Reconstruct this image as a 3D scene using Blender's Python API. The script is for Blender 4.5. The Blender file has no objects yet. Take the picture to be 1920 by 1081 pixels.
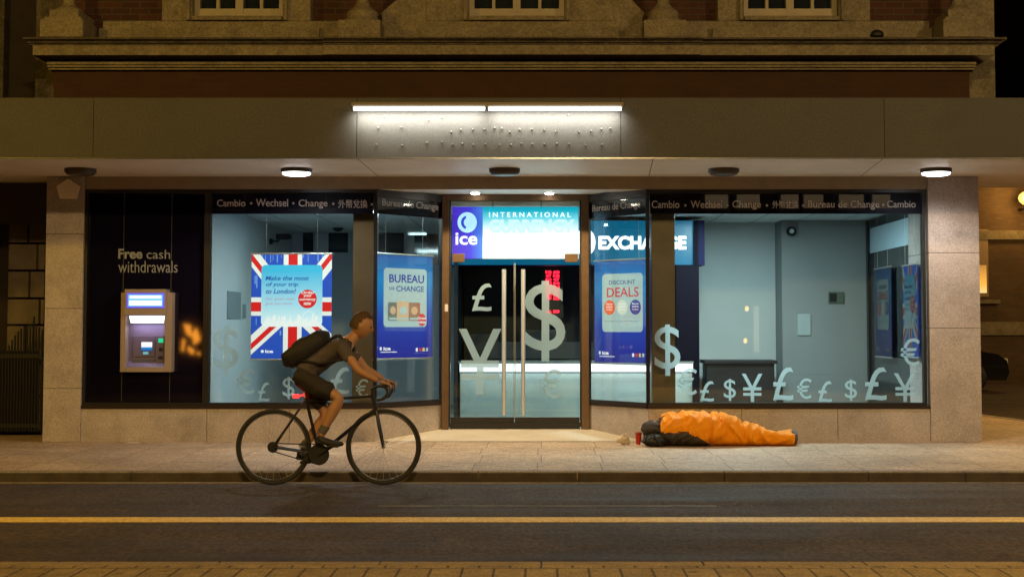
import bpy, bmesh, math, random
from mathutils import Vector, Matrix, noise
random.seed(7)
PI = math.pi
R = math.radians
sc = bpy.context.scene
COL = sc.collection

# ------------------------------------------------------------------ camera model
F = 2720.0; VX = 1015.0; HZ = 610.0; TH = R(3.0); CAMY = -17.0; CAMZ = 1.35
YP = HZ - F*math.tan(TH)
def P(px, py, Y=0.0):
    """photo pixel -> (X, Z) on the plane at depth Y"""
    u = (px-VX)/F; v = (YP-py)/F
    t = (Y-CAMY)/(math.cos(TH)-v*math.sin(TH))
    return u*t, CAMZ + t*(v*math.cos(TH)+math.sin(TH))
def X(px, Y=0.0, py=580): return P(px, py, Y)[0]
def Z(py, Y=0.0): return P(960, py, Y)[1]
def V3(px, py, Y): x, z = P(px, py, Y); return Vector((x, Y, z))

cam = bpy.data.cameras.new('camera'); co = bpy.data.objects.new('camera', cam); COL.objects.link(co)
co.location = (0, CAMY, CAMZ); co.rotation_euler = (R(90)+TH, 0, 0)
cam.sensor_width = 36; cam.lens = 36*F/1920.0
cam.shift_x = -(VX-960)/1920.0; cam.shift_y = (YP-540.5)/1920.0
cam.clip_end = 2000; sc.camera = co
sc.view_settings.view_transform = 'Standard'; sc.view_settings.look = 'None'
sc.view_settings.exposure = 0; sc.view_settings.gamma = 1
sc.cycles.max_bounces = 8; sc.cycles.diffuse_bounces = 3; sc.cycles.glossy_bounces = 3
sc.cycles.transparent_max_bounces = 16; sc.cycles.caustics_reflective = False; sc.cycles.caustics_refractive = False
sc.cycles.use_denoising = True
sc.cycles.sample_clamp_indirect = 4

# ------------------------------------------------------------------ world: night sky
w = bpy.data.worlds.new('World'); sc.world = w; w.use_nodes = True
nt = w.node_tree; bg = nt.nodes['Background']
sky = nt.nodes.new('ShaderNodeTexSky'); sky.sky_type = 'NISHITA'; sky.sun_disc = False
sky.sun_elevation = R(-4); sky.sun_rotation = R(180)
nt.links.new(sky.outputs[0], bg.inputs[0]); bg.inputs[1].default_value = 0.08

# ------------------------------------------------------------------ materials
def hexc(c):   # sRGB 0..255 -> linear
    return tuple(((v/255)/12.92 if v/255 <= .04045 else ((v/255+.055)/1.055)**2.4) for v in c)
def mat(name, base, rough=.6, metal=0, var=0, vs=6, spk=0, ss=120, bump=0, bs=80, emis=None, es=0, coat=0, spec=.5, stain=0, stc=(.05,.04,.03)):
    m = bpy.data.materials.new(name); m.use_nodes = True; n = m.node_tree.nodes; l = m.node_tree.links
    b = n['Principled BSDF']; b.inputs['Roughness'].default_value = rough; b.inputs['Metallic'].default_value = metal
    b.inputs['Base Color'].default_value = (*base, 1); b.inputs['Specular IOR Level'].default_value = spec
    if coat: b.inputs['Coat Weight'].default_value = coat
    tc = n.new('ShaderNodeTexCoord'); cur = None
    def mixn(fac, a, c2, typ='MIX'):
        mx = n.new('ShaderNodeMix'); mx.data_type = 'RGBA'; mx.blend_type = typ
        if isinstance(fac, float): mx.inputs[0].default_value = fac
        else: l.new(fac, mx.inputs[0])
        for i, q in ((6, a), (7, c2)):
            if isinstance(q, tuple): mx.inputs[i].default_value = (*q[:3], 1)
            else: l.new(q, mx.inputs[i])
        return mx.outputs[2]
    def noi(scale, det=4, ro=.6):
        t = n.new('ShaderNodeTexNoise'); t.inputs['Scale'].default_value = scale; t.inputs['Detail'].default_value = det; t.inputs['Roughness'].default_value = ro
        l.new(tc.outputs['Object'], t.inputs['Vector']); return t.outputs[0]
    def ramp(s, p0, p1, c0=(0,0,0,1), c1=(1,1,1,1)):
        r = n.new('ShaderNodeValToRGB'); r.color_ramp.elements[0].position = p0; r.color_ramp.elements[1].position = p1
        r.color_ramp.elements[0].color = c0; r.color_ramp.elements[1].color = c1; l.new(s, r.inputs[0]); return r.outputs[0]
    if var or spk or stain:
        cur = base
        if var: cur = mixn(ramp(noi(vs), .3, .7), tuple(v*(1-var) for v in base), tuple(min(1, v*(1+var)) for v in base))
        if spk: cur = mixn(ramp(noi(ss, 2), .35, .65), mixn(1.0, cur, (1-spk,)*3, 'MULTIPLY'), mixn(1.0, cur, (1+spk,)*3, 'MULTIPLY'))
        if stain: cur = mixn(ramp(noi(2.3, 6, .7), .52, .7, c1=(stain,)*3+(1,)), cur, stc)
        l.new(cur, b.inputs['Base Color'])
    if bump:
        bp = n.new('ShaderNodeBump'); bp.inputs['Strength'].default_value = bump; bp.inputs['Distance'].default_value = .01
        l.new(noi(bs, 3), bp.inputs['Height']); l.new(bp.outputs[0], b.inputs['Normal'])
    if emis: b.inputs['Emission Color'].default_value = (*emis, 1); b.inputs['Emission Strength'].default_value = es
    m['n'] = 1
    return m
def glass(name, tint=(.92,.97,.97), refl=1.0, rough=.0, mul=1.0):
    m = bpy.data.materials.new(name); m.use_nodes = True; n = m.node_tree.nodes; l = m.node_tree.links; n.clear()
    o = n.new('ShaderNodeOutputMaterial'); t = n.new('ShaderNodeBsdfTransparent'); g = n.new('ShaderNodeBsdfGlossy'); mx = n.new('ShaderNodeMixShader')
    fr = n.new('ShaderNodeFresnel'); fr.inputs[0].default_value = 1.5; g.inputs['Roughness'].default_value = rough
    ge = n.new('ShaderNodeNewGeometry'); ir = n.new('ShaderNodeMapRange'); ir.inputs[3].default_value = 1.5; ir.inputs[4].default_value = 1/1.5
    l.new(ge.outputs['Backfacing'], ir.inputs[0]); l.new(ir.outputs[0], fr.inputs[0])
    ml = n.new('ShaderNodeMath'); ml.operation = 'MULTIPLY'; ml.inputs[1].default_value = 1.2*mul; l.new(fr.outputs[0], ml.inputs[0])
    t.inputs[0].default_value = (*tint, 1); g.inputs[0].default_value = (refl,)*3+(1,)
    l.new(ml.outputs[0], mx.inputs[0]); l.new(t.outputs[0], mx.inputs[1]); l.new(g.outputs[0], mx.inputs[2]); l.new(mx.outputs[0], o.inputs[0])
    return m
def frosted(name, col, tr=.45):
    m = bpy.data.materials.new(name); m.use_nodes = True; n = m.node_tree.nodes; l = m.node_tree.links; n.clear()
    o = n.new('ShaderNodeOutputMaterial'); d = n.new('ShaderNodeBsdfDiffuse'); t = n.new('ShaderNodeBsdfTranslucent'); mx = n.new('ShaderNodeMixShader')
    p = n.new('ShaderNodeBsdfTransparent'); m2 = n.new('ShaderNodeMixShader'); m2.inputs[0].default_value = .18
    d.inputs[0].default_value = (*col, 1); t.inputs[0].default_value = (*col, 1); mx.inputs[0].default_value = tr
    l.new(d.outputs[0], mx.inputs[1]); l.new(t.outputs[0], mx.inputs[2]); l.new(mx.outputs[0], m2.inputs[1]); l.new(p.outputs[0], m2.inputs[2]); l.new(m2.outputs[0], o.inputs[0])
    return m
def bricky(name, c1, c2, mortar, bw, rh, ms=.01, rough=.8, off=.5, plane='xy', bump=.4, freq=2, var=.15, rot=0, spec=.4, gum=0):
    m = bpy.data.materials.new(name); m.use_nodes = True; n = m.node_tree.nodes; l = m.node_tree.links
    b = n['Principled BSDF']; b.inputs['Roughness'].default_value = rough; b.inputs['Specular IOR Level'].default_value = spec
    tc = n.new('ShaderNodeTexCoord'); sp = n.new('ShaderNodeSeparateXYZ'); cb = n.new('ShaderNodeCombineXYZ'); l.new(tc.outputs['Object'], sp.inputs[0])
    if plane == 'xy': l.new(sp.outputs[0], cb.inputs[0]); l.new(sp.outputs[1], cb.inputs[1])
    else:
        ad = n.new('ShaderNodeMath'); l.new(sp.outputs[0], ad.inputs[0]); l.new(sp.outputs[1], ad.inputs[1])
        l.new(ad.outputs[0], cb.inputs[0]); l.new(sp.outputs[2], cb.inputs[1])
    br = n.new('ShaderNodeTexBrick'); l.new(cb.outputs[0], br.inputs['Vector'])
    br.inputs['Scale'].default_value = 1; br.inputs['Brick Width'].default_value = bw; br.inputs['Row Height'].default_value = rh
    br.inputs['Mortar Size'].default_value = ms; br.inputs['Color1'].default_value = (*c1, 1); br.inputs['Color2'].default_value = (*c2, 1)
    br.inputs['Mortar'].default_value = (*mortar, 1); br.offset = off; br.offset_frequency = freq; br.inputs['Mortar Smooth'].default_value = .2
    no = n.new('ShaderNodeTexNoise'); no.inputs['Scale'].default_value = 1.1; no.inputs['Detail'].default_value = 8; no.inputs['Roughness'].default_value = .7; l.new(tc.outputs['Object'], no.inputs['Vector'])
    mr = n.new('ShaderNodeMapRange'); mr.inputs[1].default_value = .3; mr.inputs[2].default_value = .7; mr.inputs[3].default_value = 1-var; mr.inputs[4].default_value = 1+var; l.new(no.outputs[0], mr.inputs[0])
    mx = n.new('ShaderNodeVectorMath'); mx.operation = 'SCALE'; l.new(br.outputs[0], mx.inputs[0]); l.new(mr.outputs[0], mx.inputs['Scale'])
    outc = mx.outputs[0]
    if gum:
        vo = n.new('ShaderNodeTexVoronoi'); vo.inputs['Scale'].default_value = gum; l.new(tc.outputs['Object'], vo.inputs['Vector'])
        v2 = n.new('ShaderNodeTexNoise'); v2.inputs['Scale'].default_value = 25; l.new(tc.outputs['Object'], v2.inputs['Vector'])
        ad = n.new('ShaderNodeMath'); ad.operation = 'MULTIPLY_ADD'; ad.inputs[1].default_value = .12; l.new(v2.outputs[0], ad.inputs[0]); l.new(vo.outputs[0], ad.inputs[2])
        m3 = n.new('ShaderNodeMapRange'); m3.inputs[1].default_value = .13; m3.inputs[2].default_value = .19; m3.inputs[3].default_value = .55; m3.inputs[4].default_value = 1; l.new(ad.outputs[0], m3.inputs[0])
        n4 = n.new('ShaderNodeTexNoise'); n4.inputs['Scale'].default_value = 9; n4.inputs['Detail'].default_value = 6; l.new(tc.outputs['Object'], n4.inputs['Vector'])
        m4 = n.new('ShaderNodeMapRange'); m4.inputs[1].default_value = .35; m4.inputs[2].default_value = .65; m4.inputs[3].default_value = .84; m4.inputs[4].default_value = 1.12; l.new(n4.outputs[0], m4.inputs[0])
        mm = n.new('ShaderNodeMath'); mm.operation = 'MULTIPLY'; l.new(m3.outputs[0], mm.inputs[0]); l.new(m4.outputs[0], mm.inputs[1])
        x2 = n.new('ShaderNodeVectorMath'); x2.operation = 'SCALE'; l.new(outc, x2.inputs[0]); l.new(mm.outputs[0], x2.inputs['Scale']); outc = x2.outputs[0]
    l.new(outc, b.inputs['Base Color'])
    n2 = n.new('ShaderNodeTexNoise'); n2.inputs['Scale'].default_value = 140; l.new(tc.outputs['Object'], n2.inputs['Vector'])
    sm = n.new('ShaderNodeMath'); sm.operation = 'MULTIPLY_ADD'; sm.inputs[1].default_value = -1.2; l.new(br.outputs['Fac'], sm.inputs[0]); l.new(n2.outputs[0], sm.inputs[2])
    bp = n.new('ShaderNodeBump'); bp.inputs['Strength'].default_value = bump; bp.inputs['Distance'].default_value = .006; l.new(sm.outputs[0], bp.inputs['Height']); l.new(bp.outputs[0], b.inputs['Normal'])
    return m
def emit(name, col, s, grad=None):
    """lit panel; grad = (axis, v0, v1, colour at v1): printed or painted-glow colour ramp of the lit face"""
    m = bpy.data.materials.new(name); m.use_nodes = True; n = m.node_tree.nodes; l = m.node_tree.links
    b = n['Principled BSDF']; b.inputs['Base Color'].default_value = (*[min(.8, c)*.45 for c in col], 1); b.inputs['Roughness'].default_value = .35
    b.inputs['Emission Color'].default_value = (*col, 1); b.inputs['Emission Strength'].default_value = s
    if grad:
        ax, v0, v1, stops = grad
        tc = n.new('ShaderNodeTexCoord'); sp = n.new('ShaderNodeSeparateXYZ'); l.new(tc.outputs['Object'], sp.inputs[0])
        mr = n.new('ShaderNodeMapRange'); mr.inputs[1].default_value = v0; mr.inputs[2].default_value = v1; l.new(sp.outputs[ax], mr.inputs[0])
        cr = n.new('ShaderNodeValToRGB'); l.new(mr.outputs[0], cr.inputs[0])
        els = cr.color_ramp.elements
        while len(els) < len(stops): els.new(.5)
        for e, (p, c) in zip(els, stops): e.position = p; e.color = (*c, 1)
        l.new(cr.outputs[0], b.inputs['Emission Color']); dk_ = n.new('ShaderNodeVectorMath'); dk_.operation = 'SCALE'; dk_.inputs['Scale'].default_value = .45; l.new(cr.outputs[0], dk_.inputs[0]); l.new(dk_.outputs[0], b.inputs['Base Color'])
    return m

M = dict(
    concrete = mat('stone_cladding', (.42,.365,.335), .75, var=.16, vs=2.0, spk=.2, ss=110, bump=.35, bs=120, stain=.45, stc=(.2,.17,.14)),
    fascia = mat('fascia_panel', (.055,.051,.043), .7, var=.10, vs=.9, spk=.14, ss=110, bump=.08, bs=30, stain=.35, stc=(.032,.027,.02)),
    soffit = mat('soffit_panel', (.84,.78,.70), .5, var=.08, vs=1.2, spk=.08, ss=110),
    groove = mat('dark_joint', (.02,.018,.015), .9),
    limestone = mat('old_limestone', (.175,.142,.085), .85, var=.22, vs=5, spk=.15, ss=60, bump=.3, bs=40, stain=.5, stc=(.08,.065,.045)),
    lime_soot_shade = mat('sooty_shaded_limestone', (.075,.06,.04), .9, var=.45, vs=7, spk=.3, ss=30, bump=.5, bs=40, stain=.9, stc=(.025,.02,.014)),  # soot, with the dimmer light on the cornice also put into the colour
    bronze = mat('bronze_anodised', (.16,.10,.06), .38, .6, var=.12, vs=9),
    black = mat('black_frame', (.012,.011,.012), .35),
    navy = mat('navy_gloss_panel', (.005,.004,.012), .035, spec=.5),
    band = mat('navy_vinyl_band', (.010,.006,.020), .4, spec=.15),
    wallw = mat('painted_wall', (.52,.56,.56), .8, var=.04, vs=1.3, bump=.03),
    wallg = mat('grey_painted_wall', (.24,.255,.25), .8, var=.05, vs=1.2, bump=.03),
    ceilm = mat('ceiling_paint', (.55,.62,.62), .8),
    carpet = mat('shop_tiles', (.32,.36,.37), .95, var=.2, vs=20),
    darkwall = mat('dark_laminate', (.006,.004,.010), .7, spec=.1),
    darkint = mat('dark_booth', (.012,.010,.012), .45, var=.4, vs=2),
    metal = mat('brushed_steel', (.72,.76,.82), .45, .85),
    alu = mat('aluminium', (.62,.62,.62), .35, .9),
    asphalt = mat('asphalt', (.056,.037,.025), .85, var=.22, vs=.9, spk=.5, ss=130, bump=.7, bs=160, spec=.45),
    asphalt2 = mat('old_asphalt', (.06,.047,.035), .7, var=.25, vs=.6, spk=.4, ss=90, bump=.5, bs=110),
    yellow = mat('yellow_road_paint', (.80,.56,.13), .6, var=.16, vs=14, spk=.22, ss=60),
    white = mat('white_paint', (.75,.74,.70), .5),
    cream = mat('cream_window_paint', (.30,.25,.16), .55, var=.1),
    kerb = mat('kerb_granite', (.26,.215,.17), .8, var=.2, vs=3, spk=.35, ss=90, bump=.5, bs=90),
    ramp = mat('pale_threshold_stone', (.58,.50,.38), .6, var=.08, vs=3, spk=.1, bump=.1),
    gunk = mat('iron_black', (.006,.005,.005), .65),
    vinyl = frosted('frosted_vinyl', (.60,.78,.82), .72),
    vinyl2 = frosted('bright_frosted_vinyl', (.70,.93,1.0), .62),
    txt = frosted('band_lettering', (.8,.76,.78), .1),
    txtb = mat('pale_lettering', (.21,.23,.26), .6),
    pane = glass('shop_glass'),
    dpane = glass('door_glass', (.85,.93,.94)),
    nightglass = mat('dark_window_glass', (.012,.016,.022), .06, spec=.8),
    studm = mat('dull_stud', (.22,.21,.18), .6),
    red = mat('red_plastic', (.55,.03,.015), .4),
    paper = mat('crumpled_paper', (.6,.5,.38), .8, var=.3, vs=30),
)
M['brick'] = bricky('red_brick', (.062,.019,.008), (.034,.011,.005), (.055,.038,.022), .225, .075, .008, .85, plane='xz')
M['friezebrick'] = bricky('rubbed_brick', (.042,.0155,.0035), (.034,.012,.003), (.046,.020,.007), .225, .075, .004, .85, plane='xz', bump=.15)
M['slabs'] = bricky('pavement_slabs', (.50,.37,.25), (.44,.32,.215), (.20,.15,.10), .612, .86, .006, .62, off=0.06, freq=2, bump=.4, var=.25, spec=.5, gum=2.2)
M['blocks'] = bricky('block_paving', (.36,.25,.09), (.30,.205,.07), (.12,.08,.03), .175, .42, .008, .8, off=.5, plane='xy', bump=.8, var=.3, gum=3.0)
M['farbrick'] = bricky('far_stock_brick', (.10,.06,.03), (.075,.045,.025), (.07,.05,.03), .225, .075, .01, .9, plane='xz', bump=.1)

def streaks(m):
    n = m.node_tree.nodes; l = m.node_tree.links; b = n['Principled BSDF']; src = b.inputs['Base Color'].links[0].from_socket
    tc = n.new('ShaderNodeTexCoord'); outs = []
    for sc_, det, lo, hi in (((.22,2.6,1), 6, .74, 1.30), ((34,13,14), 3, .48, 1.62), ((3.2,.9,1), 5, .84, 1.18), ((.7,.7,1), 5, .85, 1.15)):
        mp = n.new('ShaderNodeMapping'); mp.inputs['Scale'].default_value = sc_; l.new(tc.outputs['Object'], mp.inputs[0])
        t = n.new('ShaderNodeTexNoise'); t.inputs['Scale'].default_value = 1; t.inputs['Detail'].default_value = det; t.inputs['Roughness'].default_value = .65; l.new(mp.outputs[0], t.inputs['Vector'])
        r = n.new('ShaderNodeMapRange'); r.inputs[1].default_value = .34; r.inputs[2].default_value = .66; r.inputs[3].default_value = lo; r.inputs[4].default_value = hi; l.new(t.outputs[0], r.inputs[0])
        x = n.new('ShaderNodeVectorMath'); x.operation = 'SCALE'; l.new(src, x.inputs[0]); l.new(r.outputs[0], x.inputs['Scale']); src = x.outputs[0]; outs.append(t)
    l.new(src, b.inputs['Base Color'])
    r = n.new('ShaderNodeMapRange'); r.inputs[1].default_value = .3; r.inputs[2].default_value = .7; r.inputs[3].default_value = .6; r.inputs[4].default_value = .95; l.new(outs[0].outputs[0], r.inputs[0]); l.new(r.outputs[0], b.inputs['Roughness'])
streaks(M['asphalt'])
def grain(m, sc_, lo, hi):
    n = m.node_tree.nodes; l = m.node_tree.links; b = n['Principled BSDF']; src = b.inputs['Base Color'].links[0].from_socket
    tc = n.new('ShaderNodeTexCoord'); mp = n.new('ShaderNodeMapping'); mp.inputs['Scale'].default_value = sc_; l.new(tc.outputs['Object'], mp.inputs[0])
    t = n.new('ShaderNodeTexNoise'); t.inputs['Scale'].default_value = 1; t.inputs['Detail'].default_value = 2; l.new(mp.outputs[0], t.inputs['Vector'])
    r = n.new('ShaderNodeMapRange'); r.inputs[1].default_value = .34; r.inputs[2].default_value = .66; r.inputs[3].default_value = lo; r.inputs[4].default_value = hi; l.new(t.outputs[0], r.inputs[0])
    x = n.new('ShaderNodeVectorMath'); x.operation = 'SCALE'; l.new(src, x.inputs[0]); l.new(r.outputs[0], x.inputs['Scale']); l.new(x.outputs[0], b.inputs['Base Color'])
grain(M['slabs'], (38,10,10), .80, 1.2); grain(M['blocks'], (60,22,10), .78, 1.24); grain(M['concrete'], (48,48,48), .88, 1.12); grain(M['fascia'], (44,44,44), .86, 1.14)
grain(M['limestone'], (34,34,34), .78, 1.22); grain(M['yellow'], (40,16,10), .86, 1.1)
M['ceilm'] = bricky('ceiling_tiles', (.56,.60,.59), (.52,.565,.56), (.24,.27,.27), .6, .6, .012, .8, off=0, plane='xy', bump=.2, var=.06)
# ------------------------------------------------------------------ builders
ORG = {}
class MB:
    def __init__(s): s.v = []; s.f = []; s.mi = []; s.sm = []
    def add(s, vs, fs, mi=0, smooth=False):
        o = len(s.v); s.v += [Vector(a) for a in vs]; s.f += [tuple(i+o for i in f) for f in fs]; s.mi += [mi]*len(fs); s.sm += [smooth]*len(fs); return s
    def box(s, x0, x1, y0, y1, z0, z1, mi=0, bev=0):
        if x0 > x1: x0, x1 = x1, x0
        if y0 > y1: y0, y1 = y1, y0
        if z0 > z1: z0, z1 = z1, z0
        if bev:
            bm = bmesh.new(); bmesh.ops.create_cube(bm, size=1)
            for v in bm.verts: v.co = Vector(((x0+x1)/2+v.co.x*(x1-x0), (y0+y1)/2+v.co.y*(y1-y0), (z0+z1)/2+v.co.z*(z1-z0)))
            bmesh.ops.bevel(bm, geom=bm.edges[:], offset=bev, segments=2, affect='EDGES', profile=.7)
            bm.verts.index_update(); r = s.add([v.co.copy() for v in bm.verts], [[v.index for v in f.verts] for f in bm.faces], mi); bm.free(); return r
        vs = [(x0,y0,z0),(x1,y0,z0),(x1,y1,z0),(x0,y1,z0),(x0,y0,z1),(x1,y0,z1),(x1,y1,z1),(x0,y1,z1)]
        return s.add(vs, [(0,3,2,1),(4,5,6,7),(0,1,5,4),(1,2,6,5),(2,3,7,6),(3,0,4,7)], mi)
    def prism(s, pts, n0, n1, fr, mi=0, smooth=False):
        """2D polygon in frame fr=(o,u,v,n) extruded from n0 to n1"""
        o, u, v, n = fr; k = len(pts)
        vs = [o+u*a+v*b+n*n0 for a, b in pts]+[o+u*a+v*b+n*n1 for a, b in pts]
        s.add(vs, [tuple(range(k))[::-1], tuple(range(k, 2*k))], mi); 
        return s.add(vs, [(i, (i+1) % k, k+(i+1) % k, k+i) for i in range(k)], mi, smooth)
    def poly(s, pts, h, fr, mi=0):
        o, u, v, n = fr; return s.add([o+u*a+v*b+n*h for a, b in pts], [tuple(range(len(pts)))], mi)
    def lathe(s, c, prof, seg=24, mi=0, axis='z', smooth=True, cap=True, ang=None):
        vs = []; fs = []; c = Vector(c)
        for r, h in prof:
            for i in range(seg):
                a = 2*PI*i/seg; p = (r*math.cos(a), r*math.sin(a), h)
                if axis == 'y': p = (p[0], p[2], p[1])
                if axis == 'x': p = (p[2], p[0], p[1])
                vs.append(c+Vector(p))
        for j in range(len(prof)-1):
            for i in range(seg): k = (i+1) % seg; fs.append((j*seg+i, j*seg+k, (j+1)*seg+k, (j+1)*seg+i))
        s.add(vs, fs, mi, smooth)
        if cap: s.add(vs[:seg], [tuple(range(seg))[::-1]], mi); s.add(vs[-seg:], [tuple(range(seg))], mi)
        return s
    def tube(s, pts, r, seg=10, mi=0, closed=False, cap=True):
        pts = [Vector(p) for p in pts]; k = len(pts); rs = r if isinstance(r, (list, tuple)) else [r]*k
        vs = []; up = None
        for i, p in enumerate(pts):
            if closed: d = pts[(i+1) % k]-pts[i-1]
            else: d = pts[min(i+1, k-1)]-pts[max(i-1, 0)]
            d.normalize()
            if up is None or abs(up.dot(d)) > .99: up = Vector((0,0,1)) if abs(d.z) < .9 else Vector((0,1,0))
            a = d.cross(up).normalized(); b = a.cross(d).normalized(); up = b
            for j in range(seg): t = 2*PI*j/seg; vs.append(p+(a*math.cos(t)+b*math.sin(t))*rs[i])
        fs = []
        for i in range(k if closed else k-1):
            q = (i+1) % k
            for j in range(seg): jj = (j+1) % seg; fs.append((i*seg+j, i*seg+jj, q*seg+jj, q*seg+j))
        s.add(vs, fs, mi, True)
        if cap and not closed: s.add(vs[:seg], [tuple(range(seg))], mi); s.add(vs[-seg:], [tuple(range(seg))[::-1]], mi)
        return s
    def merge(s, me, fn=lambda p: p, mi=0, smooth=False):
        return s.add([fn(v.co) for v in me.vertices], [tuple(p.vertices) for p in me.polygons], mi, smooth)
    def build(s, name, mats, parent=None, bev=0, fix=True):
        me = bpy.data.meshes.new(name); off = ORG.get(parent.name, Vector()) if parent else Vector()
        me.from_pydata([v-off for v in s.v], [], s.f)
        if not isinstance(mats, (list, tuple)): mats = [mats]
        for m in mats: me.materials.append(m)
        for p, i, q in zip(me.polygons, s.mi, s.sm): p.material_index = i; p.use_smooth = q
        if fix:
            bm = bmesh.new(); bm.from_mesh(me); bmesh.ops.recalc_face_normals(bm, faces=bm.faces[:]); bm.to_mesh(me); bm.free()
        o = bpy.data.objects.new(name, me); COL.objects.link(o)
        if parent: o.parent = parent; ORG[o.name] = off
        else: ORG[o.name] = Vector()
        if bev:
            b = o.modifiers.new('bevel', 'BEVEL'); b.width = bev; b.segments = 2; b.limit_method = 'ANGLE'
        return o
def tag(o, label=None, cat=None, group=None, kind=None):
    if label: o['label'] = label
    if cat: o['category'] = cat
    if group: o['group'] = group
    if kind: o['kind'] = kind
    return o
def thing(name, label, cat, loc=(0,0,0), group=None):
    o = bpy.data.objects.new(name, None); COL.objects.link(o); o.location = loc; ORG[o.name] = Vector(loc); o.empty_display_size = .2
    return tag(o, label, cat, group)
def copy_tree(o, loc=None, label=None, parent=None):
    c = o.copy(); COL.objects.link(c); c.parent = parent
    if loc is not None: c.location = loc
    if label: c['label'] = label
    for ch in list(o.children): copy_tree(ch, parent=c)
    return c

FR0 = (Vector((0,0,0)), Vector((1,0,0)), Vector((0,0,1)), Vector((0,-1,0)))     # faces the street
def fr(Y): return (Vector((0,Y,0)),)+FR0[1:]
_T = {}
def textmesh(s, off=0.0):
    k = (s, off)
    if k in _T: return _T[k]
    c = bpy.data.curves.new('t', 'FONT'); c.body = s; c.size = 1; c.offset = off; c.resolution_u = 4; c.fill_mode = 'FRONT'
    o = bpy.data.objects.new('t', c); COL.objects.link(o)
    dg = bpy.context.evaluated_depsgraph_get(); dg.update()
    me = bpy.data.meshes.new_from_object(o.evaluated_get(dg)); COL.objects.unlink(o); bpy.data.objects.remove(o)
    _T[k] = me; return me
def text(mb, s, x0, x1, z0, z1, h, frm, mi=0, off=0.0, slant=0.0):
    """lettering fitted into the box x0..x1, z0..z1 of the frame, h in front of it"""
    me = textmesh(s, off); o, u, v, n = frm
    if not me.vertices: return
    xs = [a.co.x for a in me.vertices]; ys = [a.co.y for a in me.vertices]
    ax, bx, ay, by = min(xs), max(xs), min(ys), max(ys)
    if x1 is None: x1 = x0+(z1-z0)*(bx-ax)/(by-ay)
    def fn(c):
        q = (c.y-ay)/(by-ay)*(z1-z0)
        return o+u*(x0+(c.x-ax)/(bx-ax)*(x1-x0)+slant*q)+v*(z0+q)+n*h
    mb.merge(me, fn, mi)
def rrect(x0, x1, z0, z1, r, seg=5):
    pts = []
    for cx, cz, a0 in ((x1-r, z1-r, 0), (x0+r, z1-r, 90), (x0+r, z0+r, 180), (x1-r, z0+r, 270)):
        for i in range(seg+1): a = R(a0+90*i/seg); pts.append((cx+r*math.cos(a), cz+r*math.sin(a)))
    return pts
def disc(cx, cz, rx, rz=None, seg=28): rz = rz or rx; return [(cx+rx*math.cos(2*PI*i/seg), cz+rz*math.sin(2*PI*i/seg)) for i in range(seg)]
def clip(poly, x0, x1, z0, z1):
    for ax, lim, sg in ((0, x0, 1), (0, x1, -1), (1, z0, 1), (1, z1, -1)):
        out = []
        for i in range(len(poly)):
            a, b = poly[i-1], poly[i]; ia = sg*(a[ax]-lim) >= 0; ib = sg*(b[ax]-lim) >= 0
            if ia != ib: t = (lim-a[ax])/(b[ax]-a[ax]); out.append((a[0]+t*(b[0]-a[0]), a[1]+t*(b[1]-a[1])))
            if ib: out.append(b)
        poly = out
        if not poly: return []
    return poly
def pxpoly(pts, Y): return [P(a, b, Y) for a, b in pts]
def bake(o):
    dg = bpy.context.evaluated_depsgraph_get(); dg.update()
    me = bpy.data.meshes.new_from_object(o.evaluated_get(dg)); return me
def skin_mesh(chains, sub=2):
    """chains: list of lists of (pos, radius); points at the same place are welded. Returns mesh data"""
    vs = []; rad = []; ed = []; idx = {}
    for ch in chains:
        prev = None
        for p, r in ch:
            k = tuple(round(c, 4) for c in p)
            if k not in idx: idx[k] = len(vs); vs.append(p); rad.append(r)
            if prev is not None: ed.append((prev, idx[k]))
            prev = idx[k]
    me = bpy.data.meshes.new('s'); me.from_pydata([tuple(v) for v in vs], ed, [])
    o = bpy.data.objects.new('s', me); COL.objects.link(o)
    sk = o.modifiers.new('k', 'SKIN'); sk.use_smooth_shade = True; sk.branch_smoothing = .6
    for i, r in enumerate(rad):
        d = me.skin_vertices[0].data[i]
        d.radius = r if isinstance(r, tuple) else (r, r); d.use_root = (i == 0)
    sb = o.modifiers.new('u', 'SUBSURF'); sb.levels = sub; sb.render_levels = sub
    m = bake(o); COL.objects.unlink(o); bpy.data.objects.remove(o); return m
def lightobj(name, kind, loc, energy, color=(1,1,1), size=.2, rot=None, spot=None, sy=None, blend=.5):
    l = bpy.data.lights.new(name, kind); l.energy = energy; l.color = color
    if kind == 'AREA':
        l.size = size
        if sy: l.shape = 'RECTANGLE'; l.size_y = sy
    else: l.shadow_soft_size = size
    if kind == 'SPOT': l.spot_size = spot or R(120); l.spot_blend = blend
    o = bpy.data.objects.new(name, l); COL.objects.link(o); o.location = loc
    if rot: o.rotation_euler = rot
    return o
def aim(o, tgt): o.rotation_euler = (Vector(tgt)-o.location).to_track_quat('-Z', 'Y').to_euler()

# ================================================================== SETTING
ROADZ = -.09
mb = MB(); mb.box(-60, 80, -40, 90, -.6, ROADZ); tag(mb.build('road', M['asphalt']), kind='structure')
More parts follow.
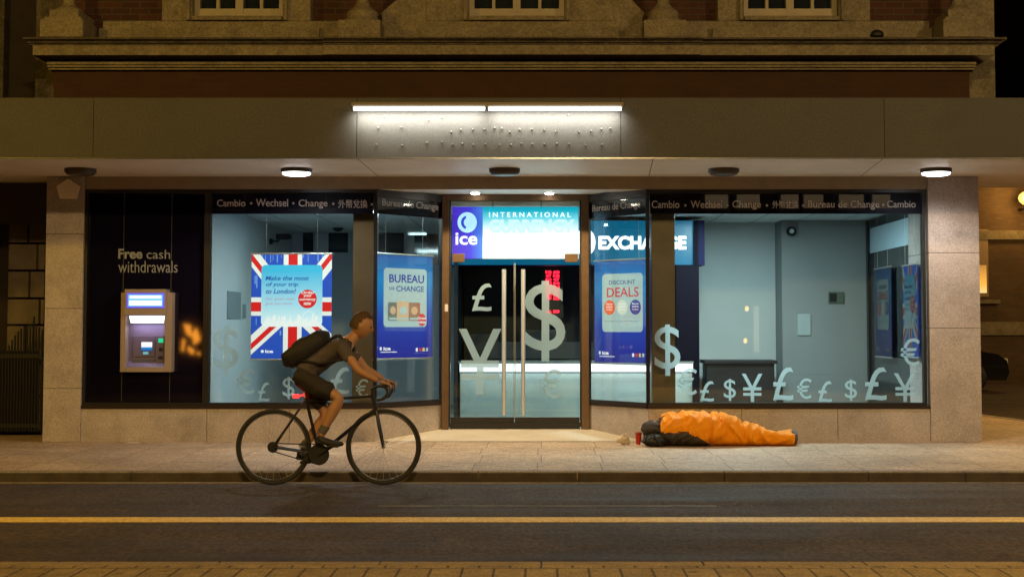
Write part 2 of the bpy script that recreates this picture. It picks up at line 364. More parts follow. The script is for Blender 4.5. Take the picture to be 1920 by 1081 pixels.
# far pavement (with a corner running up the side street) and kerb
YK = -3.5; YKI = YK+.15
curve = [(30, -2.6), (12, -1.2), (9.2, .2), (7.9, 1.5), (6.9, 3.0), (6.6, 5), (6.6, 14)]
pts = [(-40, YKI), (30, YKI)]+curve+[(-40, 14)]
mb = MB(); mb.prism(pts, -.3, 0, (Vector(), Vector((1,0,0)), Vector((0,1,0)), Vector((0,0,1)))); tag(mb.build('pavement', M['slabs']), kind='structure')
mb = MB(); jx = [X(a, YK, 885) for a in (-120, 245, 490, 670, 897, 1083, 1358, 1628, 1810, 2100)]
jx = [-38, -30, -22, -14, -11, -9.5]+[j for j in jx if j > -9]+[8, 11, 14, 20, 30]
jx = sorted(set(jx))
for a, b in zip(jx, jx[1:]): mb.box(a+.006, b-.006, YK+.006, YKI-.004, -.3, .004, bev=.012); mb.box(a+.006, b-.006, YK, YK+.0055, -.3, -.008, 1)
for (ax, ay), (bx, by) in zip(curve, curve[1:]):
    d = Vector((bx-ax, by-ay, 0)); n = Vector((-d.y, d.x, 0)).normalized()*-.12
    mb.prism([(ax, ay), (bx, by), (bx+n.x, by+n.y), (ax+n.x, ay+n.y)], -.3, .006, (Vector(), Vector((1,0,0)), Vector((0,1,0)), Vector((0,0,1))))
tag(mb.build('kerb', [M['kerb'], mat('grimy_kerb_face', (.06,.045,.032), .9, var=.3, spk=.3)]), kind='structure')
# near pavement, where the photographer stands
YN = -17+8.40
mb = MB(); mb.box(-40, 60, -22, YN-.13, -.3, 0); tag(mb.build('near_pavement', M['blocks']), kind='structure')
mb = MB(); 
for i in range(-30, 40): mb.box(i*.92+.004, (i+1)*.92-.005, YN-.125, YN, -.3, .002, bev=.01)
tag(mb.build('near_kerb', mat('near_kerb_stone', (.30,.21,.09), .85, var=.2, vs=5, spk=.3, ss=90, bump=.4)), kind='structure')
# markings and thin pale streaks
def gy(py): 
    for _ in range(1): pass
    lo, hi = -12, 5
    for _ in range(60):
        mid = (lo+hi)/2
        if P(960, py, mid)[1] > ROADZ: lo = mid
        else: hi = mid
    return mid
mb = MB(); mb.box(-40, 60, gy(978), gy(969.5), ROADZ, ROADZ+.004); tag(mb.build('yellow_lane_line', M['yellow']), kind='structure')
mb = MB(); mb.box(-40, 30, YK-.13, YK-.06, ROADZ, ROADZ+.004)
tag(mb.build('yellow_edge_line', mat('faded_yellow_paint', (.27,.21,.12), .7, var=.3, vs=8, spk=.3)), kind='structure')
mb = MB(); mb.box(-1.3, 1.4, gy(949.5), gy(947.3), ROADZ, ROADZ+.004); mb.box(5.2, 6.6, gy(950), gy(948), ROADZ, ROADZ+.004)
tag(mb.build('faint_white_line', mat('faint_pale_streak', (.105,.09,.075), .7, var=.5, vs=5)), kind='structure')  # thin pale streaks lying along the road
# recess threshold ramp
DY = .85   # depth of the door plane
AL = Vector((X(703), 0, 0)); BL = Vector((X(829, DY), DY, 0)); AR = Vector((X(1215), 0, 0)); BR = Vector((X(1103, DY), DY, 0))

# ================================================================== THE BUILDING
bld = thing('shop_building', 'brick and limestone building above a modern glazed shopfront with a deep canopy', 'building')
ZS = Z(331)                    # soffit level
ZL = Z(354.5)                  # lintel underside
ZSill = Z(762)
LP0, LP1 = X(86), X(156); RP0, RP1 = X(1741), X(1836)
G = .06
# pillars
for a, b, nm in ((LP0, LP1, 'l'), (RP0, RP1, 'r')):
    mb = MB(); zs = [0, 1.32, 2.2, ZS] if nm == 'r' else [0, .62, 1.55, 2.42, ZS]
    for z0, z1 in zip(zs, zs[1:]): mb.box(a, b, -.04, .9, z0+.002, z1-.003, bev=.004)
    mb.build('pillar', M['concrete'], bld)
mb = MB(); mb.box(LP1, RP0, .0, .35, ZL, ZS+.2); mb.build('lintel', mat('lintel_stone', (.31,.245,.17), .8, var=.1, spk=.15), bld)
ZR = ZSill-.02
for a, b in ((X(150), X(391)), (X(391), X(545)), (X(545), AL.x), (AR.x, X(1389)), (X(1389), X(1568)), (X(1568), X(1741))):
    mb = MB(); mb.box(a+.003 if a != X(150) else LP1+.003, (b if abs(b-X(1741)) > .01 else RP0)-.003, -.02, .25, 0, ZR-.003); mb.build('stall_riser', M['concrete'], bld)
# splayed stall riser pieces
def splay(A, B, z0, z1, th, inset=0, mi=0, mb=None, a0=0., a1=1.):
    d = (B-A).normalized(); n = Vector((d.y, -d.x, 0))
    if n.y > 0: n = -n
    p, q = A+(B-A)*a0-n*inset, A+(B-A)*a1-n*inset; r_, s_ = q-n*th, p-n*th
    mb.prism([(p.x, p.y), (q.x, q.y), (r_.x, r_.y), (s_.x, s_.y)], z0, z1, (Vector(), Vector((1,0,0)), Vector((0,1,0)), Vector((0,0,1))), mi)
for A_, B_ in ((AL+Vector((.005,-.02,0)), BL), (AR+Vector((-.005,-.02,0)), BR)):
    mb = MB(); splay(A_, B_, 0, ZR-.003, .2, 0, 0, mb, 0, 1); mb.build('stall_riser', M['concrete'], bld)
mb = MB(); mb.add([(AL.x-.02,-.005,.006), (AR.x+.02,-.005,.006), (BR.x+.05,DY+.1,.10), (BL.x-.05,DY+.1,.10)], [(0,1,2,3)])
mb.build('threshold_ramp', M['ramp'], bld, fix=False)
# sill trims
mb = MB(); mb.box(LP1, AL.x, -.035, .1, ZR, ZR+.035); splay(AL, BL, ZR+.001, ZR+.034, .1, -.03, 0, mb); sm_ = mat('bronze_sill', (.05,.035,.03), .3, .6); mb.build('sill', sm_, bld)
mb = MB(); mb.box(AR.x, RP0, -.035, .1, ZR, ZR+.035); splay(AR, BR, ZR+.001, ZR+.034, .1, -.03, 0, mb); mb.build('sill', sm_, bld)
# recess ceiling
mb = MB(); mb.add([(AL.x,.34,ZL+.012), (AR.x,.34,ZL+.012), (BR.x+.1,DY+.2,ZL+.012), (BL.x-.1,DY+.2,ZL+.012)], [(0,1,2,3)])
mb.box(AL.x, AR.x, .01, .36, ZL-.002, ZL-.0005)
mb.build('recess_ceiling', M['soffit'], bld, fix=False)

# canopy: fascia panels, soffit panels, studs
CY = -2.0; ZT = Z(183.5, CY); ZB = Z(297, CY)
def vjoints(y, pxs): return [X(p, y, 240) for p in pxs]
can = MB(); js = [-9.5]+vjoints(CY, (175, 669, 1164, 1658))+[9.5]
for a, b in zip(js, js[1:]): can.box(a+.003, b-.003, CY, CY+.06, ZB+.002, ZT)
fo = can.build('fascia', M['fascia'], bld)
mb = MB(); mb.box(-9.5, 9.5, CY+.06, -.3, ZT-.12, ZT-.05); mb.box(-9.5, 9.5, CY+.065, 1.3, ZS+.02, ZS+.05); mb.build('canopy_deck', M['lime_soot_shade'], bld)
mb = MB(); js = [(-9.5,-9.5), (-6.3,-6.3), (X(669,CY,300), X(710,0,331)), (X(1225,CY,300), X(1216,0,331)), (X(1658,CY,300), X(1612,0,331)), (9.5,9.5)]
for (a, a2), (b, b2) in zip(js, js[1:]):
    mb.add([(a+.004,CY+.005,ZB+.004), (b-.004,CY+.005,ZB+.004), (b2-.004,-.045,ZS), (a2+.004,-.045,ZS)], [(0,1,2,3)])
mb.add([(-9.5,-.045,ZS), (LP0,-.045,ZS), (LP0,1.3,ZS), (-9.5,1.3,ZS)], [(0,1,2,3)]); mb.add([(RP1,-.045,ZS), (9.5,-.045,ZS), (9.5,1.3,ZS), (RP1,1.3,ZS)], [(0,1,2,3)])
mb.add([(LP0,-.045,ZS), (RP1,-.045,ZS), (RP1,.1,ZS), (LP0,.1,ZS)], [(0,1,2,3)])
mb.build('soffit', M['soffit'], bld, fix=False)
mb = MB(); mb.box(-9.5, 9.5, CY-.012, CY-.001, ZB-.004, ZB+.008); mb.build('drip_edge', mat('drip_edge_metal', (.30,.30,.30), .2, .9), bld)
studs = [(241,658),(489,676),(568,661),(1278,648),(208,717),(338,717),(618,743),(672,728),(740,728),(806,728),(863,720),(903,722),(948,743),(1005,728),(1071,728),(1141,730),(1208,738),(1338,743),(1405,738),(1462,726),(1512,723),
 (198,814),(343,817),(482,804),(566,799),(627,814),(680,807),(743,814),(810,811),(889,816),(955,814),(1012,808),(1075,811),(1144,812),(1212,808),(1282,810),(1373,817),(1466,814)]
for a, b in studs:
    p = V3(640+a/3, b/3, CY); mb = MB(); mb.lathe((p.x, CY-.03, p.z), [(.006,0),(.0085,.005),(.0085,.03)], 8, axis='y'); mb.build('letter_stud', M['studm'], bld)

# ---- upper storey
UY = .35
xl, xr = X(97, .0, 150), X(1822, 0, 150)
mb = MB(); mb.box(xl, xr, UY, 6, ZS+.05, 8.2); mb.build('brick_wall', M['brick'], bld)
mb = MB(); mb.box(xl+.02, xr-.02, .02, UY-.002, ZS+.05, Z(131)); mb.build('frieze', M['friezebrick'], bld)
mb = MB(); mb.box(X(66, .6, 150), xl-.003, .6, 6, ZS+.05, 8.2); mb.build('corner_strip', M['lime_soot_shade'], bld); mb = MB(); mb.box(xr+.003, X(1866, .6, 150), .6, 6, ZS+.05, 8.2); mb.build('corner_strip', M['limestone'], bld)  # left strip takes the darker stone: its shade is put into the colour
mb = MB()
for y0, y1, p in ((70,73.5,.50), (73.5,76,.46), (76,80.5,.42), (80.5,85,.38)):
    zz0, zz1 = Z(y1, -p), Z(y0, -p); mb.box(xl-.02-p*.3, xr+.04+p*.45, -p, UY-.01, zz0+.0005, zz1)
    mb.box(X(607,-p,80), X(1316,-p,80), -p-.035, -p, zz0+.0015, zz1-.001)
mb.build('cornice', M['lime_soot_shade'], bld)
mb = MB(); p = .37
mb.box(xl-.1, xr+.16, -p, UY-.01, Z(103.5,-p), Z(85,-p)-.001); mb.box(X(607,-p,90), X(1312,-p,90), -p-.03, -p, Z(103.5,-p)+.002, Z(85,-p)-.003)
for y0, y1, p in ((116,121,.13), (121,126,.10), (126,131,.06)): mb.box(xl-.02, xr+.02, -p, UY-.01, Z(y1,-p)+.0005, Z(y0,-p))
mb.build('corona', M['limestone'], bld)
zc = Z(70, -.3)
# plinth course
mb = MB()
mb.box(X(185,.1,50), X(1748,.1,50), .12, UY+.02, zc-.05, Z(53,.12)); mb.box(X(190,.1,50), X(1745,.1,50), .17, UY+.02, Z(53,.12)+.001, Z(40,.17))
for a, b in ((X(300,.1,50), X(600,.1,50)), (X(790,.1,50), X(1160,.1,50)), (X(1335,.1,50), X(1630,.1,50))): mb.box(a, b, .05, .125, zc-.04, Z(51,.05)-.003)
mb.build('plinth_course', M['limestone'], bld)
def window(x0, x1, s0, s1, vol=False):
    """upper window: stone surround + casements"""
    zb = Z(36, .3); zt = zb+2.0; a, b = X(x0, .3, 15), X(x1, .3, 15); c, d = X(s0, .2, 15), X(s1, .2, 15)
    m = MB(); m.box(c, a, .16, UY+.02, Z(40,.17)+.001, zt+.2); m.box(b, d, .16, UY+.02, Z(40,.17)+.001, zt+.2); m.box(a+.001, b-.001, .16, UY+.02, zt, zt+.2-.001)
    m.box(a+.10-.12, a-.06, .10, .16, Z(40,.17)+.001, zt+.15); m.box(b+.06, b+.02, .10, .16, Z(40,.17)+.001, zt+.15)
    m.box(a+.001, b-.001, .10, .30, Z(40,.17)+.001, zb-.001)
    if vol:
        q = pxpoly([(803,-60),(760,-45),(748,-2),(728,14),(716,25),(718,42),(722,68),(803,69)], .2)
        m.prism([(u_, v_) for u_, v_ in q], -.16, .02, (Vector((0,.2,0)),)+FR0[1:])
        q = pxpoly([(1148,-60),(1180,-45),(1182,-2),(1195,12),(1208,25),(1204,38),(1190,55),(1184,68),(1148,69)], .2)
        m.prism([(u_, v_) for u_, v_ in q], -.16, .02, (Vector((0,.2,0)),)+FR0[1:])
    so = m.build('window_surround', M['limestone'], bld, bev=.008)
    m = MB(); f = .05; mid = (a+b)/2
    def bar(p0, p1, q0, q1, y=.26): m.box(p0, p1, y, y+.06, q0, q1)
    bar(a+.002, b-.002, zb, zb+.07); bar(a+.002, b-.002, zt-.07, zt-.001)
    for i, xx in enumerate((a+.002, b-.062)): bar(xx, xx+.06, zb+.071, zt-.071)
    bar(mid-.045, mid+.045, zb+.071, zt-.071, .255)
    for k in (0, 1):
        p0 = (a+.062, mid+.045)[k]; p1 = (mid-.045, b-.062)[k]; pm = (p0+p1)/2
        bar(p0, p1, zb+.071, zb+.12, .27); bar(pm-.018, pm+.018, zb+.121, zt-.071, .275)
        for zz in (zb+.75, zb+1.35): bar(p0, p1, zz, zz+.03, .28)
    w_ = m.build('window', M['cream'], bld)
    m = MB(); m.box(a+.01, b-.01, .325, .335, zb+.01, zt-.01); m.build('pane', M['nightglass'], w_)
    return w_
window(366, 534, 305, 583); window(880, 1058, 800, 1150, True); window(1392, 1568, 1345, 1630)
def column(px, big):
    x = X(px, .0, 50); m = MB(); z0 = zc+.001; k = 1/163.
    h = lambda y: Z(y, -.15)
    if not big:
        m.box(x-.25, x+.25, -.32, UY+.02, z0, h(42), bev=.01); m.box(x-.215, x+.215, -.28, UY+.02, h(42)+.001, h(36), bev=.008)
        m.box(x-.17, x+.17, -.24, UY, h(36)+.001, h(21), bev=.01)
        m.lathe((x, -.06, h(21)), [(.16,0),(.165,.02),(.12,.05),(.085,.08),(.072,.12),(.07,1.6),(.1,1.65),(.14,1.8)], 24)
        cx = -.06
    else:
        m.box(x-.245, x+.245, -.32, UY+.02, z0, h(43), bev=.01)
        m.lathe((x, -.04, h(43)), [(.245,0),(.24,.02),(.19,.06),(.175,.10),(.19,.115),(.17,.15),(.12,.19),(.085,.23),(.072,.28),(.07,1.6),(.12,1.75)], 28)
    m.build('column_pedestal', M['limestone'], bld)
column(132, False); column(680, True); column(1243, True); column(1794, False)
mb = MB(); mb.box(xl-.15, xr+.15, -.2, 6.2, 8.2, 8.5); mb.build('parapet', M['limestone'], bld)

# ---- interior shell
ZI = 2.82; FI = .10
xa = X(388, .1); xb = X(1737, .1)-.02
XYF = (Vector(), Vector((1,0,0)), Vector((0,1,0)), Vector((0,0,1)))
oL = [(xa-.05,.12), (AL.x-.02,.12), (BL.x-.03,DY+.1), (BR.x+.03,DY+.1), (AR.x+.02,.12), (xb+.4,.12), (xb+.4,7), (xa-.05,7)]
mb = MB(); mb.prism(oL, FI-.1, FI, XYF); mb.build('shop_floor', M['carpet'], bld)
mb = MB(); mb.prism(oL, ZI, ZI+.13, XYF); mb.box(BL.x-.1, BR.x+.1, DY+.02, DY+.1, ZI+.001, ZL+.02); mb.build('shop_ceiling', M['ceilm'], bld)
mb = MB(); mb.box(xa-.12, xa-.01, .12, 6.2, FI, ZI); mb.build('side_wall', M['wallw'], bld)
xq = X(1465, 3.3); 
mb = MB(); mb.box(xa-.01, X(1310, 2.5), 6, 6.1, FI, ZI); mb.build('back_wall', M['wallw'], bld)
mb = MB(); mb.box(X(1310,2.5), xq+.1, 3.8, 3.9, FI, ZI); mb.build('back_wall', M['wallw'], bld); mb = MB(); mb.box(xq, xq+.08, 3.3, 3.8, FI, ZI); mb.box(xq, xb+.05, 3.22, 3.3, FI, ZI-.001); mb.build('back_wall', M['wallg'], bld)
# dark clerestory openings on the back wall
for a, b, c, d in ((563,592,430,476), (611,657,432,478), (700,762,432,500), (772,826,434,500)):
    mb = MB(); mb.box(X(a,6), X(b,6), 5.96, 5.998, Z(d,6), Z(c,6)); f_ = mb.build('inner_window', M['wallw'], bld)
    mb = MB(); mb.box(X(a,6)+.04, X(b,6)-.04, 5.955, 5.959, Z(d,6)+.04, Z(c,6)-.04); mb.build('pane', M['nightglass'], f_)
# bronze columns just inside the glass
for a, b in ((661, 704), (1222, 1266)):
    mb = MB(); x0, x1 = X(a,.3), X(b,.3); mb.box(x0, x1, .3, .58, FI, ZI+.05, bev=.01); mb.build('inner_column', mat('bronze_column', (.13,.085,.05), .42, .35, var=.15, vs=3), bld)
# side window towards the side street
sx = xb+.03
mb = MB(); mb.box(sx, sx+.06, .13, .22, FI, ZI); mb.box(sx-.02, sx+.06, 3.08, 3.2, FI, ZI-.02); mb.box(sx-.01, sx+.06, .23, 3.07, ZI-.12, ZI-.02); mb.box(sx-.01, sx+.06, .23, 3.07, FI, FI+.5)
sw = mb.build('side_window', M['black'], bld)
mb = MB(); mb.box(sx+.02, sx+.03, .2, 3.1, FI+.3, ZI-.12); mb.build('pane', mat('side_night_glass', (.05,.055,.055), .12, var=.3, spec=.7), sw)
mb = MB(); mb.box(sx+.005, sx+.018, .2, 3.06, ZI-.47, ZI-.13); mb.build('window_film', mat('pale_blue_film', (.42,.55,.62), .5), sw)

# ---- windows on the front: frame > pane, band, lettering, currency symbols
BZ = Z(400)
def frameband(x0, x1, name='shop_window', tl=.035, tr=.035):
    m = MB(); t = .035
    m.box(x0, x1, 0, .1, ZR+.036, ZR+.036+.03); m.box(x0, x1, 0, .1, ZL-.04, ZL-.001)
    m.box(x0, x0+tl, .001, .099, ZR+.067, ZL-.041); m.box(x1-tr, x1, .001, .099, ZR+.067, ZL-.041)
    return m.build(name, M['black'], bld)
def symbols(par, lst, Y, frm=None, vm='vinyl'):
    for s, a, b, c, d in lst:
        m = MB(); x0, z1 = P(a, c, Y); x1, z0 = P(b, d, Y); text(m, s, x0, x1, z0, z1, 0, fr(Y), 0, .002); m.build('currency_symbol', M[vm], par, fix=False)
w1 = frameband(LP1+.001, X(387)-.001)
mb = MB(); mb.box(LP1+.036, X(387)-.036, .05, .06, ZR+.066, ZL-.04)
for p in (228, 318): mb.box(X(p)-.004, X(p)+.004, .046, .05, ZR+.07, ZL-.05, 1)
mb.build('panel', [M['navy'], mat('panel_joint', (.05,.05,.06), .3)], w1)
mb = MB(); x0, z1 = P(222, 466, .045); x1, z0 = P(267, 485, .045); text(mb, 'Free', x0, x1, z0, z1, 0, fr(.043), 0, .03)
x0, z1 = P(275, 468, .045); x1, z0 = P(319, 485, .045); text(mb, 'cash', x0, x1, z0, z1, 0, fr(.043))
x0, z1 = P(222, 489, .045); x1, z0 = P(333, 511, .045); text(mb, 'withdrawals', x0, x1, z0, z1, 0, fr(.043)); mb.build('lettering', M['txtb'], w1, fix=False)
w2 = frameband(X(387), AL.x+.01, tr=.008); w3 = frameband(AR.x-.01, X(1737), tl=.008)
for w_, a, b in ((w2, 387, 703), (w3, 1215, 1737)):
    mb = MB(); mb.box(X(a)+.03, X(b)-.03, .055, .061, ZR+.06, ZL-.03); mb.build('pane', M['pane'], w_)
    mb = MB(); mb.box(X(a)+.032, X(b)-.032, .066, .069, BZ, ZL-.035); mb.build('name_band', M['band'], w_)
def bandtext(par, items, Y=.045):
    for s, a, b, top, bot in items:
        m = MB(); x0, z1 = P(a, top, Y); x1, z0 = P(b, bot, Y)
        if s == '*': m.poly(disc((x0+x1)/2, (z0+z1)/2, .014, seg=10), 0, fr(Y))
        else: text(m, s, x0, x1, z0, z1, 0, fr(Y), 0, .008)
        m.build('lettering' if s != '*' else 'dot', M['txt'], par, fix=False)
bandtext(w2, [('Cambio',407,460,374,387), ('*',469,473,378,384), ('Wechsel',480,540,373,387), ('*',548,552,378,384), ('Change',560,614,374,391), ('*',623,627,379,385), ('\u5916\u5e63\u514c\u63db',634,689,374,390), ('*',695,699,380,386)])
bandtext(w3, [('Cambio',1222,1274,376,390), ('*',1283,1287,382,388), ('Wechsel',1295,1354,376,390), ('*',1362,1366,382,388), ('Change',1373,1427,376,393), ('*',1436,1440,382,388), ('\u5916\u5e63\u514c\u63db',1448,1497,376,391), ('*',1504,1508,382,388),
   ('Bureau de Change',1515,1649,376,393), ('*',1654,1658,381,387), ('Cambio',1663,1717,376,389)])
symbols(w2, [('$',400,447,612,703), ('\u20ac',443,478,692,738), ('\u00a3',484,505,716,752), ('$',530,552,706,748), ('\u00a3',620,655,688,738), ('\u20ac',667,690,710,744)], .05)
symbols(w3, [('$',1227,1276,608,704), ('\u20ac',1270,1307,690,740), ('\u00a3',1312,1339,714,752), ('$',1357,1380,710,751), ('\u00a5',1391,1430,700,753), ('\u00a3',1449,1488,688,750), ('\u20ac',1494,1522,709,747),
   ('\u00a3',1534,1560,714,753), ('$',1584,1607,711,751), ('\u00a3',1621,1663,688,750), ('\u00a5',1676,1718,699,753), ('\u20ac',1688,1725,634,685)], .05)
# splayed windows
def sframe(A, B):
    d = (B-A); L = d.length; u = d.normalized(); 
    if u.x < 0: u = -u; o = B
    else: o = A
    n = Vector((u.y, -u.x, 0)); 
    return (Vector((o.x, o.y, 0)), u, Vector((0,0,1)), n), L
for A, B, side in ((AL, BL, 'L'), (AR, BR, 'R')):
    frm, L = sframe(A, B); o, u, v, n = frm
    m = MB(); 
    for a, b, c, d in ((0, L, ZR+.036, ZR+.066), (0, L, ZL-.09, ZL-.001), ((0, .006, ZR+.067, ZL-.091) if side == 'L' else (0, .02, ZR+.067, ZL-.091)), ((L-.02, L, ZR+.067, ZL-.091) if side == 'L' else (L-.006, L, ZR+.067, ZL-.091))):
        m.prism([(a,c),(b,c),(b,d),(a,d)], -.03, .03, frm)
    wz = m.build('splayed_window', M['black'], bld)
    m = MB(); m.prism([(.01,ZR+.05),(L-.01,ZR+.05),(L-.01,ZL-.05),(.01,ZL-.05)], -.004, .004, frm); m.build('pane', M['pane'], wz)
    m = MB(); m.prism([(.02,BZ),(L-.02,BZ),(L-.02,ZL-.085),(.02,ZL-.085)], -.012, -.009, frm); m.build('name_band', M['band'], wz)
    m = MB()
    if side == 'L': text(m, 'Bureau de Change', .10, L-.08, Z(392,.3), Z(375,.3), .008, frm, 0, .008)
    else: text(m, 'Bureau de Change', .09, L-.12, Z(395,.3), Z(378,.3), .008, frm, 0, .008)
    m.build('lettering', M['txt'], wz, fix=False)
# ---- door screen
DZB = Z(800, DY); DZT = ZL+.01; TZ = Z(487, DY)
d0, d1 = X(845, DY), X(1087, DY)
m = MB(); m.box(X(829,DY), d0-.02, DY-.06, DY+.08, .08, DZT, bev=.006); m.box(d1+.02, X(1104,DY), DY-.06, DY+.08, .08, DZT, bev=.006)
m.box(d0-.0195, d1+.0195, DY-.05, DY+.06, Z(376,DY), DZT); m.build('door_frame', M['bronze'], bld)
m = MB(); m.box(d0-.02, d0, DY-.03, DY+.03, DZB, Z(376,DY)); m.box(d1, d1+.02, DY-.03, DY+.03, DZB, Z(376,DY)); m.box(d0+.001, d1-.001, DY-.03, DY+.05, DZB-.02, DZB+.055); m.build('door_inner_frame', M['black'], bld)
m = MB(); m.box(d0+.001, d1-.001, DY-.005, DY+.005, TZ+.006, Z(376,DY)-.001); m.build('transom_pane', M['pane'], bld)
dm = X(965, DY)
for k in (0, 1):
    a, b = ((d0+.004, dm-.003), (dm+.003, d1-.004))[k]
    m = MB(); m.box(a, b, DY-.006, DY+.006, DZB+.06, TZ); dr = m.build('door', M['dpane'], bld)
    m = MB(); m.box(a, b, DY-.02, DY+.02, DZB+.0565, DZB+.12); m.build('bottom_rail', M['black'], dr)
    hx = X((945, 981)[k], DY-.07)
    m = MB(); m.tube([(hx, DY-.075, Z(777,DY)), (hx, DY-.075, Z(505,DY))], .026, 14); 
    for zz in (Z(560,DY), Z(735,DY)): m.tube([(hx, DY-.075, zz), (hx, DY-.004, zz)], .012, 8)
    m.build('handle', M['metal'], dr)
    m = MB(); px = ((848,871), (1059,1084))[k]; m.box(X(px[0],DY), X(px[1],DY), DY-.03, DY+.03, TZ-.03, TZ+.075, bev=.005); m.build('patch_fitting', M['bronze'], dr)
    m = MB(); m.box(a+.0, a+.008, DY-.012, DY+.012, DZB+.06, TZ-.04) if k else m.box(b-.008, b, DY-.012, DY+.012, DZB+.06, TZ-.04); m.build('edge_seal', mat('clear_seal', (.25,.27,.28), .3), dr)
    Yg = DY-.012
    lst = ([('\u00a3',885,922,531,583), ('\u00a5',860,940,616,739)], [('$',984,1060,526,677), ('\u20ac',1013,1053,692,746)])[k]
    symbols(dr, lst, Yg, vm='vinyl2')
mb = MB(); p = V3(837, 577, DY-.065); mb.box(p.x-.02, p.x+.02, DY-.085, DY-.0605, p.z-.045, p.z+.045, bev=.004)
tag(mb.build('door_button', M['white']), 'small white plastic call button on the bronze post left of the glass doors', 'door button')

# ================================================================== SIGNS / LIT PANELS
WH = (.9, .97, 1.0)
# lightbox over the doors
Yb = DY+.12
x0, z1 = P(848, 378, Yb); x1, z0 = P(1085, 485, Yb); xm = X(905, Yb, 430)
t = thing('illuminated_shop_sign', 'backlit purple and cyan sign with a round logo over the glass doors', 'sign', ((x0+x1)/2, Yb, z0))
m = MB(); m.box(x0, x1, Yb+.004, Yb+.12, z0, z1); m.build('casing', M['alu'], t)
zr = z1-z0
m = MB(); m.box(x0+.002, xm-.002, Yb-.004, Yb+.003, z0+.002, z1-.002); lp = m.build('logo_panel', emit('violet_lit_face', hexc((80,50,215)), 1.0, (0, x0-(x0+x1)/2, xm-(x0+x1)/2, [(0, hexc((78,45,200))), (.6, hexc((70,60,215))), (1, hexc((70,130,230)))])), t)
m = MB(); F_ = fr(Yb)
def pp(a, b): return P(a, b, Yb)
c = pp(876, 417); r = .128
m.poly(disc(*c, r*.94, r), .010, F_, 1)
c2 = (c[0]+.005, c[1]); 
# crescent cut: deep blue ring arc
arc = [(c[0]+.012+.088*math.cos(R(a)), c[1]+.088*math.sin(R(a))) for a in range(110, 251, 10)]+[(c[0]+.02+.062*math.cos(R(a)), c[1]+.062*math.sin(R(a))) for a in range(240, 119, -10)]
for i in range(14): m.poly([arc[i], arc[i+1], arc[min(28-i-1, len(arc)-1)], arc[min(28-i, len(arc)-1)]], .014, F_, 2) if 28-i-1 < len(arc) else None
q0, q1 = pp(854, 436), pp(895, 459); text(m, 'ice', q0[0], q1[0], q1[1], q0[1], .012, F_, 0, .022)
m.build('logo', [emit('lit_white', (.95,.98,1), 1.1), emit('lit_pale_blue', hexc((190,235,255)), 1.1), emit('lit_deep_blue', hexc((50,80,220)), .9)], lp, fix=False)
m = MB(); m.box(xm+.002, x1-.002, Yb-.004, Yb+.003, z0+.002, z1-.002)
hz = t.location.z
cy = emit('cyan_lit_face', (1,1,1), 1.15, (2, z0-hz, z1-hz, [(0, (1,1.1,1.1)), (.48, (1,1.1,1.1)), (.70, hexc((120,215,230))), (.84, hexc((15,170,195))), (1, hexc((5,140,165)))]))  # white lower part is the sign's glare put into its colour
mp = m.build('main_panel', cy, t)
m = MB(); q0, q1 = pp(917, 398), pp(1070, 407); text(m, 'I N T E R N A T I O N A L', q0[0], q1[0], q1[1], q0[1], .010, F_, 0, .01)
q0, q1 = pp(917, 411), pp(1078, 437); text(m, 'CURRENCY', q0[0], q1[0], q1[1], q0[1], .010, F_, 1, .05)
q0, q1 = pp(917, 446), pp(1078, 470); text(m, 'EXCHANGE', q0[0], q1[0], q1[1], q0[1], .010, F_, 0, .05)
m.build('lettering', [emit('lit_letter', (.95,1,1), 1.5), emit('lit_letter_blue', hexc((215,245,250)), 1.15)], mp, fix=False)
lightobj('sign_glow', 'AREA', ((x0+x1)/2, Yb-.03, (z0+z1)/2), 3, (.6,.9,1), x1-x0, (R(-90),0,0), sy=z1-z0)
# interior bulkhead sign
Yq = 2.55; x0, z1 = P(846, 413, Yq); x1, z0 = P(1309, 497, Yq)
t = thing('hanging_counter_sign', 'long blue exchange sign hanging over the counter inside the shop', 'sign', ((x0+x1)/2, Yq, z0))
m = MB(); m.box(x0, x1+.09, Yq+.01, Yq+.5, z0, z1); m.build('casing', mat('violet_casing', (.004,.003,.045), .6, spec=.2), t)
m = MB(); m.box(x0+.01, x1-.01, Yq-.004, Yq+.009, z0+.005, z1-.005); fp = m.build('face', emit('blue_lit_face', hexc((0,100,135)), .8), t)
m = MB(); F_ = fr(Yq); q = P(1097, 454, Yq); m.poly(disc(*q, .14, .19), .012, F_)
m.poly(disc(*P(880, 454, Yq), .15, .18), .012, F_)
q0 = P(1122, 442, Yq); q1 = P(1287, 468, Yq); text(m, 'EXCHANGE', q0[0], q1[0], q1[1], q0[1], .012, F_, 0, .05)
q0 = P(920, 442, Yq); q1 = P(1078, 468, Yq); text(m, 'CURRENCY', q0[0], q1[0], q1[1], q0[1], .012, F_, 0, .05)
m.build('lettering', emit('lit_white_letter', (1,1,1), 1.6), fp, fix=False)

